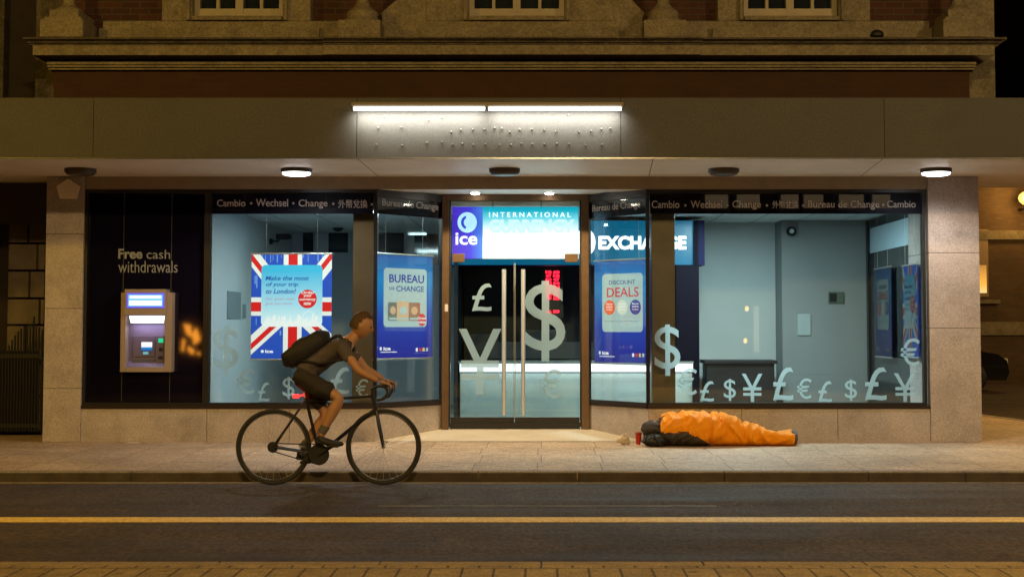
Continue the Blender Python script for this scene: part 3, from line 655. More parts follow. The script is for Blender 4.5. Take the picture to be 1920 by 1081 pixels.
# counter
YC = 2.4; cx0, cx1 = X(862, YC), X(1299, YC); ct = Z(677, YC)
t = thing('service_counter', 'long pale service counter with a glowing white edge behind the glass doors', 'counter', ((cx0+cx1)/2, YC, FI))
m = MB(); m.box(cx0, cx1, YC+.12, YC+.75, FI, ct-.16); m.build('base', mat('counter_laminate', (.34,.39,.365), .4, var=.05, spk=.08), t)
m = MB(); m.box(cx0-.02, cx1+.02, YC, YC+.8, ct-.03, ct, bev=.005); m.build('worktop', mat('worktop', (.25,.26,.24), .35), t)
m = MB(); m.box(cx0, cx1, YC+.03, YC+.11, ct-.14, ct-.032); m.build('light_strip', emit('white_led_strip', (.95,1,1), 1.7), t)
lightobj('counter_glow', 'AREA', ((cx0+cx1)/2, YC+.02, ct-.15), 4.5, (.9,1,1), cx1-cx0, (R(25),0,0), sy=.08)
# booth behind counter
t = thing('teller_booth', 'dark teller booth with black side partitions behind the counter', 'booth', ((cx0+cx1)/2, YC+.9, FI))
m = MB(); m.box(X(1268,YC), X(1311,YC), YC+.0, YC+.06, ct+.01, z0-.01); m.box(X(1300,YC)+.001, X(1311,YC), YC, YC+.06, FI, ct+.0095); m.box(X(1311,YC)-.06, X(1311,YC)-.001, YC+.061, 5.9, FI, z0+.6); m.build('partition', M['darkwall'], t)
m = MB(); m.box(cx0-.08, cx0-.03, YC+.06, 5.9, FI, z0+.6); m.build('partition', M['darkint'], t)
m = MB(); m.box(cx0-.03, X(1311,YC)-.061, 4.1, 4.15, FI, z0+.6); m.build('rear_panel', M['darkint'], t)
m = MB(); m.box(cx0+.1, X(1260,YC), 3.1, 3.16, ct+.02, ct+.25); m.box(-.25, .35, 3.3, 3.5, ct, ct+.42, bev=.02); m.box(-1.0, -.6, 3.3, 3.5, ct, ct+.36, bev=.02); m.build('desk_equipment', mat('desk_kit', (.05,.05,.055), .4), t)
# LED rates board
Yr = 3.0
t = thing('rates_display', 'black board with red glowing digits behind the counter', 'display board', V3(1036, 595, Yr))
m = MB(); a, b = P(1016, 500, Yr); c, d = P(1056, 596, Yr); m.box(a, c, Yr, Yr+.05, d, b); m.build('casing', M['black'], t)
m = MB()
for i, yy in enumerate([507,514,521,528,535,542,549,556,581]):
    for k, (u0, u1) in enumerate(((1023,1034), (1037,1049))):
        q0 = P(u0, yy, Yr); q1 = P(u1, yy+5.8, Yr); text(m, '%02d' % ((i*37+k*53) % 90+10), q0[0], q1[0], q1[1], q0[1], .01, fr(Yr), 0, .06)
m.build('digits', emit('red_led', (1,.01,.03), 5), t, fix=False)
# dark desk on the right side
t = thing('waiting_room_desk', 'low dark desk standing against the back wall of the shop', 'desk', (X(1385,2.9), 2.9, FI))
m = MB(); zt_ = Z(675,2.9); m.box(X(1320,2.9), X(1457,2.9), 2.9, 3.5, zt_-.05, zt_, bev=.008); m.build('desk_top', M['darkint'], t)
m = MB(); m.box(X(1325,2.9), X(1452,2.9), 2.94, 3.45, FI, zt_-.051); m.build('cabinet', M['darkint'], t)

# ---- posters
inkblue = hexc((25,65,165)); inkred = hexc((215,25,30))
PS = .85; MIRROR_DIM = 1
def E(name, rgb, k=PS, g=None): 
    if g: g = (g[0], g[1], g[2], [(p_, tuple(v*MIRROR_DIM for v in c_)) for p_, c_ in g[3]])
    return emit(name, tuple(v*MIRROR_DIM for v in hexc(rgb)), k, g)
def poster(name, label, A, B, zb, zt, kind, u=None):
    """A,B: bottom ends (Vector) left/right as seen from the street"""
    d = B-A; L = d.length; uu = d.normalized(); n = Vector((uu.y, -uu.x, 0)); frm = (Vector((A.x, A.y, 0)), uu, Vector((0,0,1)), n)
    t = thing(name, label, 'poster', (A.x+d.x/2, A.y+d.y/2, zb), 'hanging posters inside the shopfront'); oz = t.location
    Hh = zt-zb; W = L
    def q(a, b): return (a*W, zb+b*Hh)
    m = MB(); m.prism([q(0,0),q(1,0),q(1,1),q(0,1)], -.012, -.001, frm)
    if kind == 'flag':
        mats = [E('flag_blue', (35,80,190))]
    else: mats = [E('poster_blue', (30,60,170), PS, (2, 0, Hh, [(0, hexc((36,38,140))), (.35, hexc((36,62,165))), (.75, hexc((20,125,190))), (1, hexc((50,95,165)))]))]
    panel = m.build('panel', mats[0], t)
    m = MB()
    for z_ in (zb-.01, zt+.005): m.tube([frm[0]+uu*-.01+Vector((0,0,z_)), frm[0]+uu*(W+.01)+Vector((0,0,z_))], .012, 8)
    m.build('rail', M['alu'], t)
    m = MB()
    for s_ in (.18, .82): p0 = frm[0]+uu*(W*s_)+Vector((0,0,zt)); m.tube([p0, p0+Vector((0,0,2.80-zt))], .0018, 5)
    m.build('hanging_cable', M['alu'], t)
    m = MB(); mt = []
    def mi(nm, rgb, k=PS, g=None):
        for i, z_ in enumerate(mt):
            if z_.get('key') == nm: return i
        e = E(nm, rgb, k, g); e['key'] = nm; mt.append(e); return len(mt)-1
    def T(s, a, b, c, d, col, off=.01, h=.006, slant=0): (x0, z0_), (x1, z1_) = q(a, c), q(b, d); text(m, s, x0, x1, z0_, z1_, h, frm, col, off, slant)
    if kind == 'flag':
        wh = mi('flag_white', (235,240,235)); rd = mi('flag_red', (215,30,35)); lb = mi('streak_blue', (120,165,225))
        # flag drawn full size about its centre: diagonals, then the cross
        W0, W1, Z0, Z1 = 0, W, zb, zt; cx_, cz_ = W*.51, zb+Hh*.49
        def diag(dx, dz, wd, off, col, h):
            L_ = math.hypot(dx, dz); ux, uz = dx/L_, dz/L_; nx, nz = -uz, ux
            p = [(cx_+nx*(off-wd), cz_+nz*(off-wd)), (cx_+ux*2+nx*(off-wd), cz_+uz*2+nz*(off-wd)), (cx_+ux*2+nx*(off+wd), cz_+uz*2+nz*(off+wd)), (cx_+nx*(off+wd), cz_+nz*(off+wd))]
            c_ = clip(p, W0, W1, Z0, Z1)
            if len(c_) > 2: m.poly(c_, h, frm, col)
        for dx, dz in ((1, 1.27), (-1, 1.27), (1, -.92), (-1, -.92)):
            diag(dx, dz, .085, 0, wh, .0012)
            diag(dx, dz, .028, .014, rd, .0024)
        for i in range(26):   # grunge streaks of the print
            a_ = random.random(); wd = .006+.01*random.random(); top = random.random() < .6; ln = .03+.09*random.random()
            z_a = 1-ln if top else random.uniform(.1, .8)
            m.poly([q(a_, z_a), q(min(1, a_+wd), z_a), q(min(1, a_+wd), min(.998, z_a+ln)), q(a_, min(.998, z_a+ln))], .0006+.00001*i, frm, lb)
        m.poly([q(.40,0),q(.63,0),q(.63,1),q(.40,1)], .0036, frm, wh); m.poly([q(0,.41),q(1,.41),q(1,.585),q(0,.585)], .0040, frm, wh)
        m.poly([q(.46,0),q(.575,0),q(.575,1),q(.46,1)], .0046, frm, rd); m.poly([q(0,.45),q(1,.45),q(1,.54),q(0,.54)], .0050, frm, rd)
        cd = mi('card_cyan', (130,205,232), PS*1.05, (2, Hh*.30, Hh*.84, [(0, hexc((225,243,246))), (.35, hexc((170,220,238))), (1, hexc((60,180,222)))]))
        x0_, z0_ = q(.125, .31); x1_, z1_ = q(.885, .895); m.poly(rrect(x0_, x1_, z0_, z1_, .05), .006, frm, cd)
        dk = mi('ink_blue', (10,85,165)); gr = mi('ink_pink', (190,130,160)); w2_ = mi('ink_white', (240,248,248))
        T('Make the most', .175, .71, .748, .79, dk, .018, .008, .25); T('of your trip', .175, .575, .68, .73, dk, .018, .008, .25); T('to London!', .175, .545, .62, .667, dk, .018, .008, .25)
        T('Our great rates', .175, .53, .553, .585, gr, 0, .008, .2); T('give you more', .175, .51, .508, .538, gr, 0, .008, .2)
        c_ = q(.70, .57); m.poly(disc(*c_, .110, .110), .008, frm, rd)
        for j, (s_, a_, b_) in enumerate((('Order', .62,.79), ('your', .65,.75), ('currency', .60,.80), ('now', .655,.745))): T(s_, a_, b_, .618-j*.036, .645-j*.036, w2_, .02, .010, .1)
        # white skyline with a big wheel
        xs = .145
        while xs < .85:
            wd = random.uniform(.012, .035); hh = random.uniform(.012, .05)+(.05 if random.random() < .25 else 0)
            m.poly([q(xs,.305),q(xs+wd,.305),q(xs+wd,.315+hh),q(xs+wd*.5,.325+hh*1.15),q(xs,.315+hh)], .0075, frm, w2_); xs += wd*.9
        c_ = q(.72, .39); m.tube([frm[0]+uu*(c_[0]+.075*math.cos(R(a)))+Vector((0,0,c_[1]+.075*math.sin(R(a))))+n*.008 for a in range(0, 360, 15)], .003, 5, w2_, closed=True)
        T('ice', .18, .28, .055, .085, w2_, .04, .0062); m.poly(disc(*q(.145,.07), .018), .0062, frm, w2_)
        fin = mt
    elif kind in ('bureau', 'deals'):
        cd = mi('card_grey', (165,190,190), PS*1.0); dk = mi('ink_navy', (45,45,140)); rd = mi('ink_red', (200,45,40)); w2_ = mi('ink_white', (235,240,245)); og = mi('ink_orange', (235,95,40))
        x0_, z0_ = q(.15, .30); x1_, z1_ = q(.89, .87); m.poly(rrect(x0_, x1_, z0_, z1_, .05), .004, frm, cd)
        if kind == 'bureau':
            T('BUREAU', .24, .84, .73, .81, dk, .02); T('DE', .24, .33, .66, .685, dk, .02); T('CHANGE', .36, .84, .645, .70, dk, .015)
            sp_ = mi('note_sepia', (205,170,130)); s2 = mi('note_brown', (150,110,85)); s3 = mi('note_green', (110,115,100))
            for j, (a_, w_, c1) in enumerate(((.22,.17,s3), (.37,.22,sp_), (.57,.2,s2))):
                m.poly(rrect(*[q(a_,0)[0], q(a_+w_,0)[0]], q(0,.36)[1], q(0,.55-.01*(j != 1))[1], .02), .006+.001*j, frm, c1)
                m.poly(disc(*q(a_+w_/2, .46), w_*W*.28, .05), .0085+.001*j, frm, sp_ if c1 != sp_ else cd)
                m.poly([q(a_+.02,.37),q(a_+w_-.02,.37),q(a_+w_-.02,.39),q(a_+.02,.39)], .0095+.001*j, frm, cd)
            c_ = q(.80, .37); m.poly(disc(*c_, .07, .075), .013, frm, rd); T('Great', .72, .87, .375, .40, w2_, .02, .015, .1); T('rates', .73, .86, .335, .36, w2_, .02, .015, .1)
        else:
            T('DISCOUNT', .28, .76, .765, .805, mi('ink_slate', (50,80,130)), .015); T('DEALS', .24, .82, .64, .735, rd, .01)
            for a_, c1 in ((.29, og), (.52, mi('ink_cream', (205,210,195))), (.76, dk)):
                m.poly(disc(*q(a_, .54), .10*W, .09), .006, frm, c1)
                for j, s_ in enumerate(('Save', 'extra', 'today')): T(s_, a_-.06, a_+.06, .565-j*.028, .583-j*.028, w2_ if c1 != mt[-1] else dk, .02, .008)
            T('Available on buy and sell back', .2, .82, .395, .41, mi('ink_slate', (50,80,130)), 0)
        T('ice', .15, .27, .075, .11, w2_, .04); m.poly(disc(*q(.105, .093), .018, .022), .006, frm, w2_); m.poly([q(.1,.055),q(.38,.055),q(.38,.062),q(.1,.062)], .006, frm, w2_)
        for j, c1 in enumerate((w2_, rd, mi('ink_yellow', (225,190,70)), cd)): m.poly([q(.70+j*.06,.06),q(.735+j*.06,.06),q(.735+j*.06,.095),q(.70+j*.06,.095)], .006, frm, c1)
    m.build('print', mt, panel, fix=False)
    return t
Yp = .2
a0, zt_ = P(472, 476, Yp); b0, zb_ = P(621, 672, Yp)
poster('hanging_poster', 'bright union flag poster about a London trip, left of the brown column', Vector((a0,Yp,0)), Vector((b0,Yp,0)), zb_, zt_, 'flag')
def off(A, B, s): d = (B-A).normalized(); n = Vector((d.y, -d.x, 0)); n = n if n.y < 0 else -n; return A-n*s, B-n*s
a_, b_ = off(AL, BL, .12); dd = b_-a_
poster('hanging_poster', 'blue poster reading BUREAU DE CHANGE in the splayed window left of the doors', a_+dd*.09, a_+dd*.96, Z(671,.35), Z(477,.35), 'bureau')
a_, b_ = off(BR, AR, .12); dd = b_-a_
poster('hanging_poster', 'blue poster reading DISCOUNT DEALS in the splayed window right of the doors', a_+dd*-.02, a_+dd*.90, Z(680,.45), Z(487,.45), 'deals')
# two made-up banners in place of posters mirrored in the side window
PS = .08; MIRROR_DIM = .30  # banner colours cut down to look like reflections
sxx = sx-.06
poster('hanging_poster', 'made-up blue banner painted dim as a reflection in the dark side window', Vector((sxx, 2.5, 0)), Vector((sxx, 1.62, 0)), Z(668,2.0), Z(502,2.0), 'deals')
poster('hanging_poster', 'made-up union flag banner painted dim as a reflection in the side window', Vector((sxx, 1.0, 0)), Vector((sxx, .3, 0)), Z(668,.6), Z(497,.6), 'flag')

# ================================================================== CASH MACHINE
Ya = -.10
t = thing('cash_machine', 'lit cash machine in a beige surround set in the dark panel beside the left pillar', 'cash machine', V3(271, 698, 0))
q = lambda a, b, Y=Ya: P(a, b, Y)
x0, zt_ = q(227, 548); x1, zb_ = q(321, 697); r0, rz1 = q(236, 585); r1, rz0 = q(308, 688)
beige = mat('beige_plastic', (.30,.23,.19), .5, var=.05, spk=.05)
m = MB(); m.box(x0, r0, Ya, .045, zb_, zt_, bev=.006); m.box(r1, x1, Ya, .045, zb_, zt_, bev=.006); m.box(r0+.001, r1-.001, Ya+.003, .045, zb_, rz0, bev=.004)
u0, ut = q(235, 542); u1, ub = q(312, 590); m.box(u0, u1, Ya-.03, .045, ub, ut, bev=.006); m.build('surround', beige, t)
m = MB(); m.box(r0+.001, r1-.001, .03, .044, rz0, ub-.001); m.add([(r0,Ya+.03,rz0+.001),(r1,Ya+.03,rz0+.001),(r1,.03,rz0+.07),(r0,.03,rz0+.07)], [(0,1,2,3)]); m.build('recess', mat('violet_grey_fascia', (.17,.14,.24), .45, var=.1), t)
s0, sz1 = q(238, 549, Ya-.03); s1, sz0 = q(308, 577, Ya-.03)
m = MB(); m.box(s0, s1, Ya-.036, Ya-.031, sz0, sz1); hd = m.build('header_screen', emit('header_blue', hexc((95,95,235)), 1.0), t)
m = MB(); w_ = s1-s0; h_ = sz1-sz0
m.poly([(s0+.02,sz0+.02),(s1-.02,sz0+.02),(s1-.02,sz1-.02),(s0+.02,sz1-.02)], .002, fr(Ya-.036), 0)
m.poly([(s0+.035,sz0+.11),(s1-.035,sz0+.11),(s1-.035,sz1-.03),(s0+.035,sz1-.03)], .003, fr(Ya-.036), 1); m.poly([(s0+.03,sz0+.03),(s1-.03,sz0+.03),(s1-.03,sz0+.085),(s0+.03,sz0+.085)], .003, fr(Ya-.036), 1)
m.build('screen_image', [emit('screen_cyan', hexc((110,200,235)), 1), emit('screen_white', (.95,.97,1), 1)], hd, fix=False)
l0, lz1 = q(244, 592, Ya+.02); l1, lz0 = q(306, 605, Ya+.02)
m = MB(); m.prism([(l0-.01,lz1),(l1+.01,lz1),(l1,lz0),(l0+.01,lz0)], 0, .03, fr(Ya+.045)); m.build('lamp', emit('white_lamp', (.95,.97,1), 2.5), t)
lightobj('cash_machine_light', 'AREA', ((l0+l1)/2, Ya+.05, lz0-.012), .8, (.72,.68,1), .36, (0,0,0), sy=.06)
def sm(a, b, c, d, Y, th=.012): 
    p0 = P(a, c, Y); p1 = P(b, d, Y); m = MB(); m.box(p0[0], p1[0], Y, Y+th, p1[1], p0[1], bev=.003); return m
sm(250, 290, 630, 668, .012, .02).build('screen_bezel', mat('bezel', (.12,.10,.17), .4), t)
sm(265, 285, 641, 657, .006, .006).build('screen', emit('screen_blue', hexc((20,110,190)), .9, (2, Z(657,.01)-t.location.z, Z(641,.01)-t.location.z, [(0, hexc((10,90,170))), (.35, hexc((20,120,200))), (.5, (.9,.98,1)), (1, (.9,.98,1))])), t)
sm(268, 278, 659, 664, .006, .006).build('keypad', emit('pale_keys', hexc((120,190,210)), .6), t)
sm(293, 306, 630, 682, -.01, .04).build('card_panel', mat('card_panel', (.13,.11,.18), .4), t)
sm(297, 306, 634, 642, -.014, .003).build('card_slot', emit('green_slot', hexc((20,190,130)), 1.1), t)
sm(298, 305, 651, 658, -.014, .003).build('receipt_slot', M['black'], t); sm(297, 305, 667, 673, -.014, .003).build('receipt_slot', M['black'], t)
sm(250, 290, 672, 684, 0, .02).build('note_slot', mat('note_slot', (.10,.09,.13), .35), t)

# ================================================================== LAMPS
def bulk(px, lit, label):
    Y = -.9; x, z = P(px, 316.5, Y); t = thing('ceiling_light', label, 'ceiling light', (x, Y, z), 'round lights under the canopy')
    m = MB(); m.lathe((x,Y,z-.045), [(.165,0),(.172,.01),(.172,.075)], 32); m.build('housing', mat('brown_housing', (.06,.045,.035), .5), t)
    m = MB(); m.lathe((x,Y,z-.078), [(.06,0),(.12,.004),(.15,.014),(.158,.0325)], 32)
    m.build('diffuser', emit('lit_diffuser', (.93,.95,1), 9) if lit else mat('dead_diffuser', (.05,.04,.035), .4), t)
    if lit: lightobj('canopy_light', 'SPOT', (x, Y, z-.10), 130 if px < 1000 else 115, (1,.93,.88), .12, (0,0,0), R(165), blend=.6)
    return t
bulk(151, False, 'unlit round canopy light above the left stone pillar')
bulk(556, True, 'lit round canopy light above the union flag poster')
bulk(946, False, 'unlit round canopy light in front of the glass doors')
bulk(1357, False, 'unlit round canopy light between the doors and the lit one on the right')
bulk(1755, True, 'lit round canopy light above the right stone pillar')
for px, lb in ((891, 'lit recessed downlight above the left glass door'), (1030, 'lit recessed downlight above the right glass door')):
    Y = .5; x, z = P(px, 360, Y); z = ZL+.010
    t = thing('recessed_downlight', lb, 'downlight', (x, Y, z), 'recessed downlights over the entrance')
    m = MB(); m.lathe((x,Y,z-.012), [(.062,0),(.07,.004),(.07,.011)], 24); m.build('rim', M['alu'], t)
    m = MB(); m.lathe((x,Y,z-.030), [(.03,0),(.05,.008),(.055,.0175)], 24); m.build('lens', emit('warm_lens', (1,.88,.72), 30), t)
    lightobj('entrance_light', 'SPOT', (x, Y, z-.05), 150, (1,.78,.46), .05, (R(-4),0,0), R(120), blend=.8)
# twin tube strip on the fascia
for a, b, lb in ((663, 909, 'left half of the long white tube light on the canopy fascia'), (916, 1165, 'right half of the long white tube light on the canopy fascia')):
    Y = CY-.13; x0, z = P(a, 204, Y); x1, _ = P(b, 204, Y)
    t = thing('fascia_tube_light', lb, 'tube light', ((x0+x1)/2, Y, z), 'tube lights on the fascia')
    m = MB(); m.box(x0-.02, x1+.02, Y-.03, CY-.001, z+.032, z+.062); m.build('hood', mat('grey_hood', (.16,.13,.09), .5), t)
    m = MB(); m.tube([(x0,Y,z), (x1,Y,z)], .017, 12); m.build('tube', emit('white_tube', (1,.99,.93), 6.0), t)
    for xx in (x0, x1): 
        m = MB(); m.box(xx-.008, xx+.008, Y-.012, Y+.012, z+.012, z+.031); m.build('tube_holder', M['white'], t)
    lightobj('tube_glow', 'AREA', ((x0+x1)/2, Y+.0, z-.022), 15, (1,.99,.93), x1-x0-.04, (R(46),0,0), sy=.03).data.spread = R(125)

# interior ceiling luminaires
for i, (x, y, e, lb) in enumerate(((-2.1, 1.2, 54, 'flat ceiling luminaire in the left part of the shop'), (2.3, 1.3, 118, 'flat ceiling luminaire in the right part of the shop'), (3.5, 1.0, 14, 'flat ceiling luminaire nearest the side window'))):
    t = thing('ceiling_luminaire', lb, 'ceiling light', (x, y, ZI), 'flat luminaires on the shop ceiling')
    m = MB(); m.box(x-.33, x+.33, y-.33, y+.33, ZI-.03, ZI-.001); m.build('frame', M['white'], t)
    m = MB(); m.box(x-.30, x+.30, y-.30, y+.30, ZI-.034, ZI-.0305); m.build('diffuser', emit('cool_diffuser', (.75,.95,1), 2), t)
    lightobj('shop_light', 'AREA', (x, y, ZI-.05), e, (.72,.97,1), .55, (0,0,0), sy=.55)

# ================================================================== SMALL FIXTURES
p = V3(130, 354, -.05)
m = MB(); m.prism(pxpoly([(130,336),(150,350),(144,373),(115,373),(109,350)], -.05), -.001, .07, fr(-.04)); 
tag(m.build('alarm_box', mat('yellowed_white', (.80,.72,.55), .5, var=.1), bev=.006), 'five sided pale alarm box at the top of the left stone pillar', 'alarm box')
def cctv(px, py, Y, label, sgn=1):
    p = V3(px, py, Y); t = thing('security_camera', label, 'security camera', p)
    m = MB(); m.tube([p+Vector((-.12*sgn,.05,.0)), p+Vector((0,0,0)), p+Vector((.02*sgn,0,.05))], .014, 8); m.lathe(p+Vector((-.13*sgn,.05,0)), [(.04,-.04),(.04,.04)], 12); m.build('bracket', M['gunk'], t)
    m = MB(); c = p+Vector((.07*sgn,-.02,.06)); m.box(c.x-.10, c.x+.09, c.y-.04, c.y+.04, c.z-.04, c.z+.045, bev=.012); m.lathe(c+Vector((.09*sgn,0,0)), [(.03,0),(.03,.03)], 12, axis='x'); m.build('body', M['gunk'], t)
cctv(522, 452, 4.0, 'black security camera on the pale wall above the union flag poster')
p = V3(634, 421, 4.8)
m = MB(); m.lathe((p.x, 4.8, ZI-.06), [(.02,0),(.06,.02),(.09,.055)], 16); tag(m.build('smoke_detector', M['gunk']), 'small dark dome detector on the shop ceiling by the brown column', 'detector')
p = V3(1485, 433, 3.1)
m = MB(); m.lathe((p.x, 3.12, p.z), [(.05,0),(.07,.03),(.06,.095)], 18, axis='y'); m.lathe((p.x, 3.10, p.z), [(.03,0),(.032,.03)], 14, axis='y', mi=1)
tag(m.build('wall_detector', [M['gunk'], M['wallw']]), 'small round dark alarm sensor high on the grey shop wall', 'sensor')
p0 = P(1553, 547, 3.2); p1 = P(1582, 568, 3.2)
m = MB(); m.box(p0[0], p1[0], 3.195, 3.215, p1[1], p0[1], bev=.003); m.box(p0[0]+.015, p1[0]-.1, 3.188, 3.194, p1[1]+.02, p0[1]-.02, 1)
tag(m.build('wall_plate', [mat('plate_green', (.08,.11,.09), .4), M['gunk']]), 'small dark rectangular plate on the grey shop wall', 'wall plate')
p0 = P(1495, 588, 3.2); p1 = P(1520, 628, 3.2)
m = MB(); m.box(p0[0], p1[0], 3.2, 3.215, p1[1], p0[1]); tag(m.build('paper_notice', mat('pale_notice', (.34,.40,.40), .6)), 'plain pale sheet stuck low on the grey shop wall', 'notice')
for a, b, c, d, lb in ((427,452,545,597,'grey mesh panel on the pale left wall inside the shop'), (456,462,570,596,'narrow dark box on the pale left wall inside the shop')):
    yy = 17*(a-388)/(1015-a)*1.0; y0 = -xa*F/(1015-a)-17; y1 = -xa*F/(1015-b)-17
    m = MB(); m.box(xa-.009, xa+.002, y0, y1, Z(d,y0), Z(c,y0), bev=.003); tag(m.build('wall_panel', mat('panel_grey', (.22,.27,.28), .5)), lb, 'wall panel')
m = MB(); p = V3(1645, 66, -.35); m.lathe((p.x, -.33, zc+.001), [(.075,0),(.078,.03),(.06,.06),(.02,.078)], 20); tag(m.build('roof_light', M['gunk'], bev=.003), 'small dark dome lamp standing on the cornice at the right', 'lamp')

# ================================================================== NEIGHBOURS
t = thing('neighbour_building', 'dark neighbouring building with blocks of rusticated stone left of the shop', 'building', (-8, 1.3, 0))
m = MB(); z = .0
hs = [(828,742),(742,668),(668,609),(609,559),(559,507),(507,456),(456,402),(402,345)]
for i, (a, b) in enumerate(hs):
    z0 = max(0, Z(a,1.2)); z1 = Z(b,1.2); sp = (54, 68, 50, 74)[i % 4]
    for u0, u1 in ((12, sp), (sp, 84)): m.box(X(u0,1.2)+.012, X(u1,1.2)-.012, 1.2, 1.5, z0+.012, z1-.012, bev=.015)
m.build('quoin', mat('grimy_stone', (.13,.105,.07), .85, var=.25, vs=4, spk=.2, bump=.4), t)
m = MB(); m.box(-16, LP0+.1, 1.5, 8, 0, 11); m.build('wall', mat('dark_wall', (.022,.014,.010), .9, var=.2), t)
m = MB(); m.box(-8.2, LP0-.02, .7, 1.15, 2.62, ZS-.01); m.build('shop_fascia', mat('dark_fascia', (.03,.02,.015), .7), t)
m = MB(); m.box(X(4,1.3,100)-.3, X(4,1.3,100), 1.35, 1.5, 3.9, 11); m.build('drainpipe', M['lime_soot_shade'], t)
t = thing('iron_gate', 'black iron gate with an arched top at the left edge of the shopfront', 'gate', (X(40,.9), .9, 0))
m = MB(); g0, g1 = X(-60,.9), X(80,.9)
for i in range(26):
    xx = g0+(g1-g0)*i/25; pxx = xx*F/17.9+VX; top = 1.05+.32*max(0, 1-((pxx-60)/45)**2); m.tube([(xx,.9,.05), (xx,.9,top)], .012, 6)
m.build('bars', M['gunk'], t)
m = MB(); m.box(g0, g1, .885, .915, .1, .15); m.box(g0, g1, .885, .915, .95, 1.0); m.box(g0, g1-.05, .93, .95, .06, 1.04); m.tube([(X(64,.9),.9,1.1), (X(64,.9),.9,1.46)], .012, 6); m.build('rail', M['gunk'], t)  # includes a dark sheet added behind the bars to keep the gap black

# across the side street
t = thing('far_terrace', 'dim brick terrace with pale stone bands and a glowing amber window across the side street', 'building', (14, 24, 0))
D = 20.
m = MB(); m.box(X(1700,D), 40, D, D+8, -.1, Z(395,D)+.6); m.build('wall', M['farbrick'], t)
m = MB(); m.box(X(1700,D), 40, D-.08, D, Z(449,D), Z(432,D)); m.box(X(1700,D), 40, D-.08, D, Z(628,D), Z(603,D)); m.build('stone_band', M['limestone'], t)
m = MB(); a0, zt_ = P(1832, 430, D); b0, zb_ = P(1853, 556, D); m.box(a0, b0, D-.05, D, zb_, zt_); wf = m.build('window', mat('window_wood', (.25,.17,.09), .6), t)
m = MB(); a0, zt_ = P(1834, 497, D); b0, zb_ = P(1849, 549, D); m.box(a0, b0, D-.06, D-.051, zb_, zt_); m.build('lit_pane', emit('amber_pane', (1,.45,.08), .9, (2, zb_, zt_, [(0, (1,.72,.3)), (.3, (1,.5,.08)), (1, (.45,.2,.04))])), wf)
m = MB(); a0, z_ = P(1826, 566, D); b0, _ = P(1872, 566, D); m.box(a0, b0, D-.18, D-.001, z_-.04, z_+.06); m.build('window_sill', M['limestone'], t)
def lantern(name, label, p, post):
    t = thing(name, label, 'street lamp', (p.x, p.y, 0 if post else p.z))
    m = MB()
    if post: m.tube([(p.x,p.y,0), (p.x,p.y,.8), (p.x,p.y,p.z-.15)], [.08,.05,.035], 12)
    else: m.tube([(p.x,D-.001,p.z-.25), (p.x,p.y,p.z-.28), (p.x,p.y,p.z-.15)], .025, 8)
    m.build('post' if post else 'bracket', M['gunk'], t)
    m = MB(); m.lathe((p.x,p.y,p.z-.15), [(.05,0),(.13,.07),(.16,.16),(.13,.25),(.05,.31)], 20); m.build('globe', emit('amber_glass', (1,.52,.13), 1.5), t)
    m = MB(); m.lathe((p.x,p.y,p.z+.161), [(.06,0),(.05,.03),(.01,.07)], 12); m.build('cap', M['gunk'], t)
pw = V3(1921, 372, D-.45); lantern('wall_lantern', 'glowing amber globe lantern on the far brick wall at the right edge', pw, False)
lightobj('wall_lantern_light', 'POINT', (pw.x-.05, pw.y-.25, pw.z), 130, (1,.55,.14), .2)
pw = V3(1975, 368, 5.0); lantern('added_lantern', 'added amber lantern on a black post, unseen past the right edge', pw, True)  # second lamp out of view, added for the amber on the soffit end
lightobj('lantern_light', 'POINT', (pw.x, pw.y-.3, pw.z), 300, (1,.58,.18), .15)
# parked car (only its bonnet shows past the pillar)
def car(label, x, y, z):
    t = thing('parked_car', label, 'car', (x, y, z))
    side = [(-2.05,.28),(-2.1,.55),(-2.05,.85),(-1.7,.93),(-1.25,1.36),(-.7,1.45),(.15,1.43),(.75,1.02),(1.2,.93),(1.85,.82),(2.05,.68),(2.1,.42),(2.02,.25)]
    m = MB(); k = len(side); W = .86
    rows = [(-W,0.93),(-W*.97,1),(0,1.03),(W*.97,1),(W,.93)]
    vs = []; 
    for yy, s_ in rows:
        for a, b in side: 
            inn = max(0, b-.95)*.28; vs.append((x+a, y+yy*(1-inn), z+(b if b < .9 else .9+(b-.9)*s_)))
    fs = [(j*k+i, j*k+(i+1) % k, (j+1)*k+(i+1) % k, (j+1)*k+i) for j in range(4) for i in range(k)]
    m.add(vs, fs, 0, True); m.add(vs[:k], [tuple(range(k))]); m.add(vs[-k:], [tuple(range(k))[::-1]])
    m.build('body', mat('dark_car_paint', (.012,.012,.016), .2, .3, coat=.6), t, bev=.02)
    m = MB()
    for s_ in (-1, 1):
        yy = y+s_*(W*.9); m.add([(x-1.2,yy,z+.98),(x+.55,yy,z+.98),(x+.1,yy-s_*.07,z+1.34),(x-.75,yy-s_*.07,z+1.36)], [(0,1,2,3)])
    m.build('side_window', M['nightglass'], t)
    for a in (-1.3, 1.3):
        for s_ in (-1, 1):
            m = MB(); m.lathe((x+a, y+s_*.78-.1, z+.31), [(.24,0),(.31,.02),(.31,.18),(.24,.2)], 24, axis='y'); wh = m.build('wheel', M['gunk'], t)
            m = MB(); m.lathe((x+a, y+s_*.78-.105+(.2 if s_ > 0 else 0), z+.31), [(.05,0),(.19,.006)], 20, axis='y'); m.build('rim', M['alu'], wh)
    for s_ in (-1, 1):
        m = MB(); m.box(x+1.86, x+2.085, y+s_*.68-.14, y+s_*.68+.14, z+.60, z+.73, bev=.03); m.build('headlight', mat('headlamp_glass', (.6,.6,.58), .1), t)
    m = MB(); m.box(x+.72, x+1.0, y-.7, y+.7, z+.985, z+1.0); m.build('windscreen_cowl', M['alu'], t)
    return t
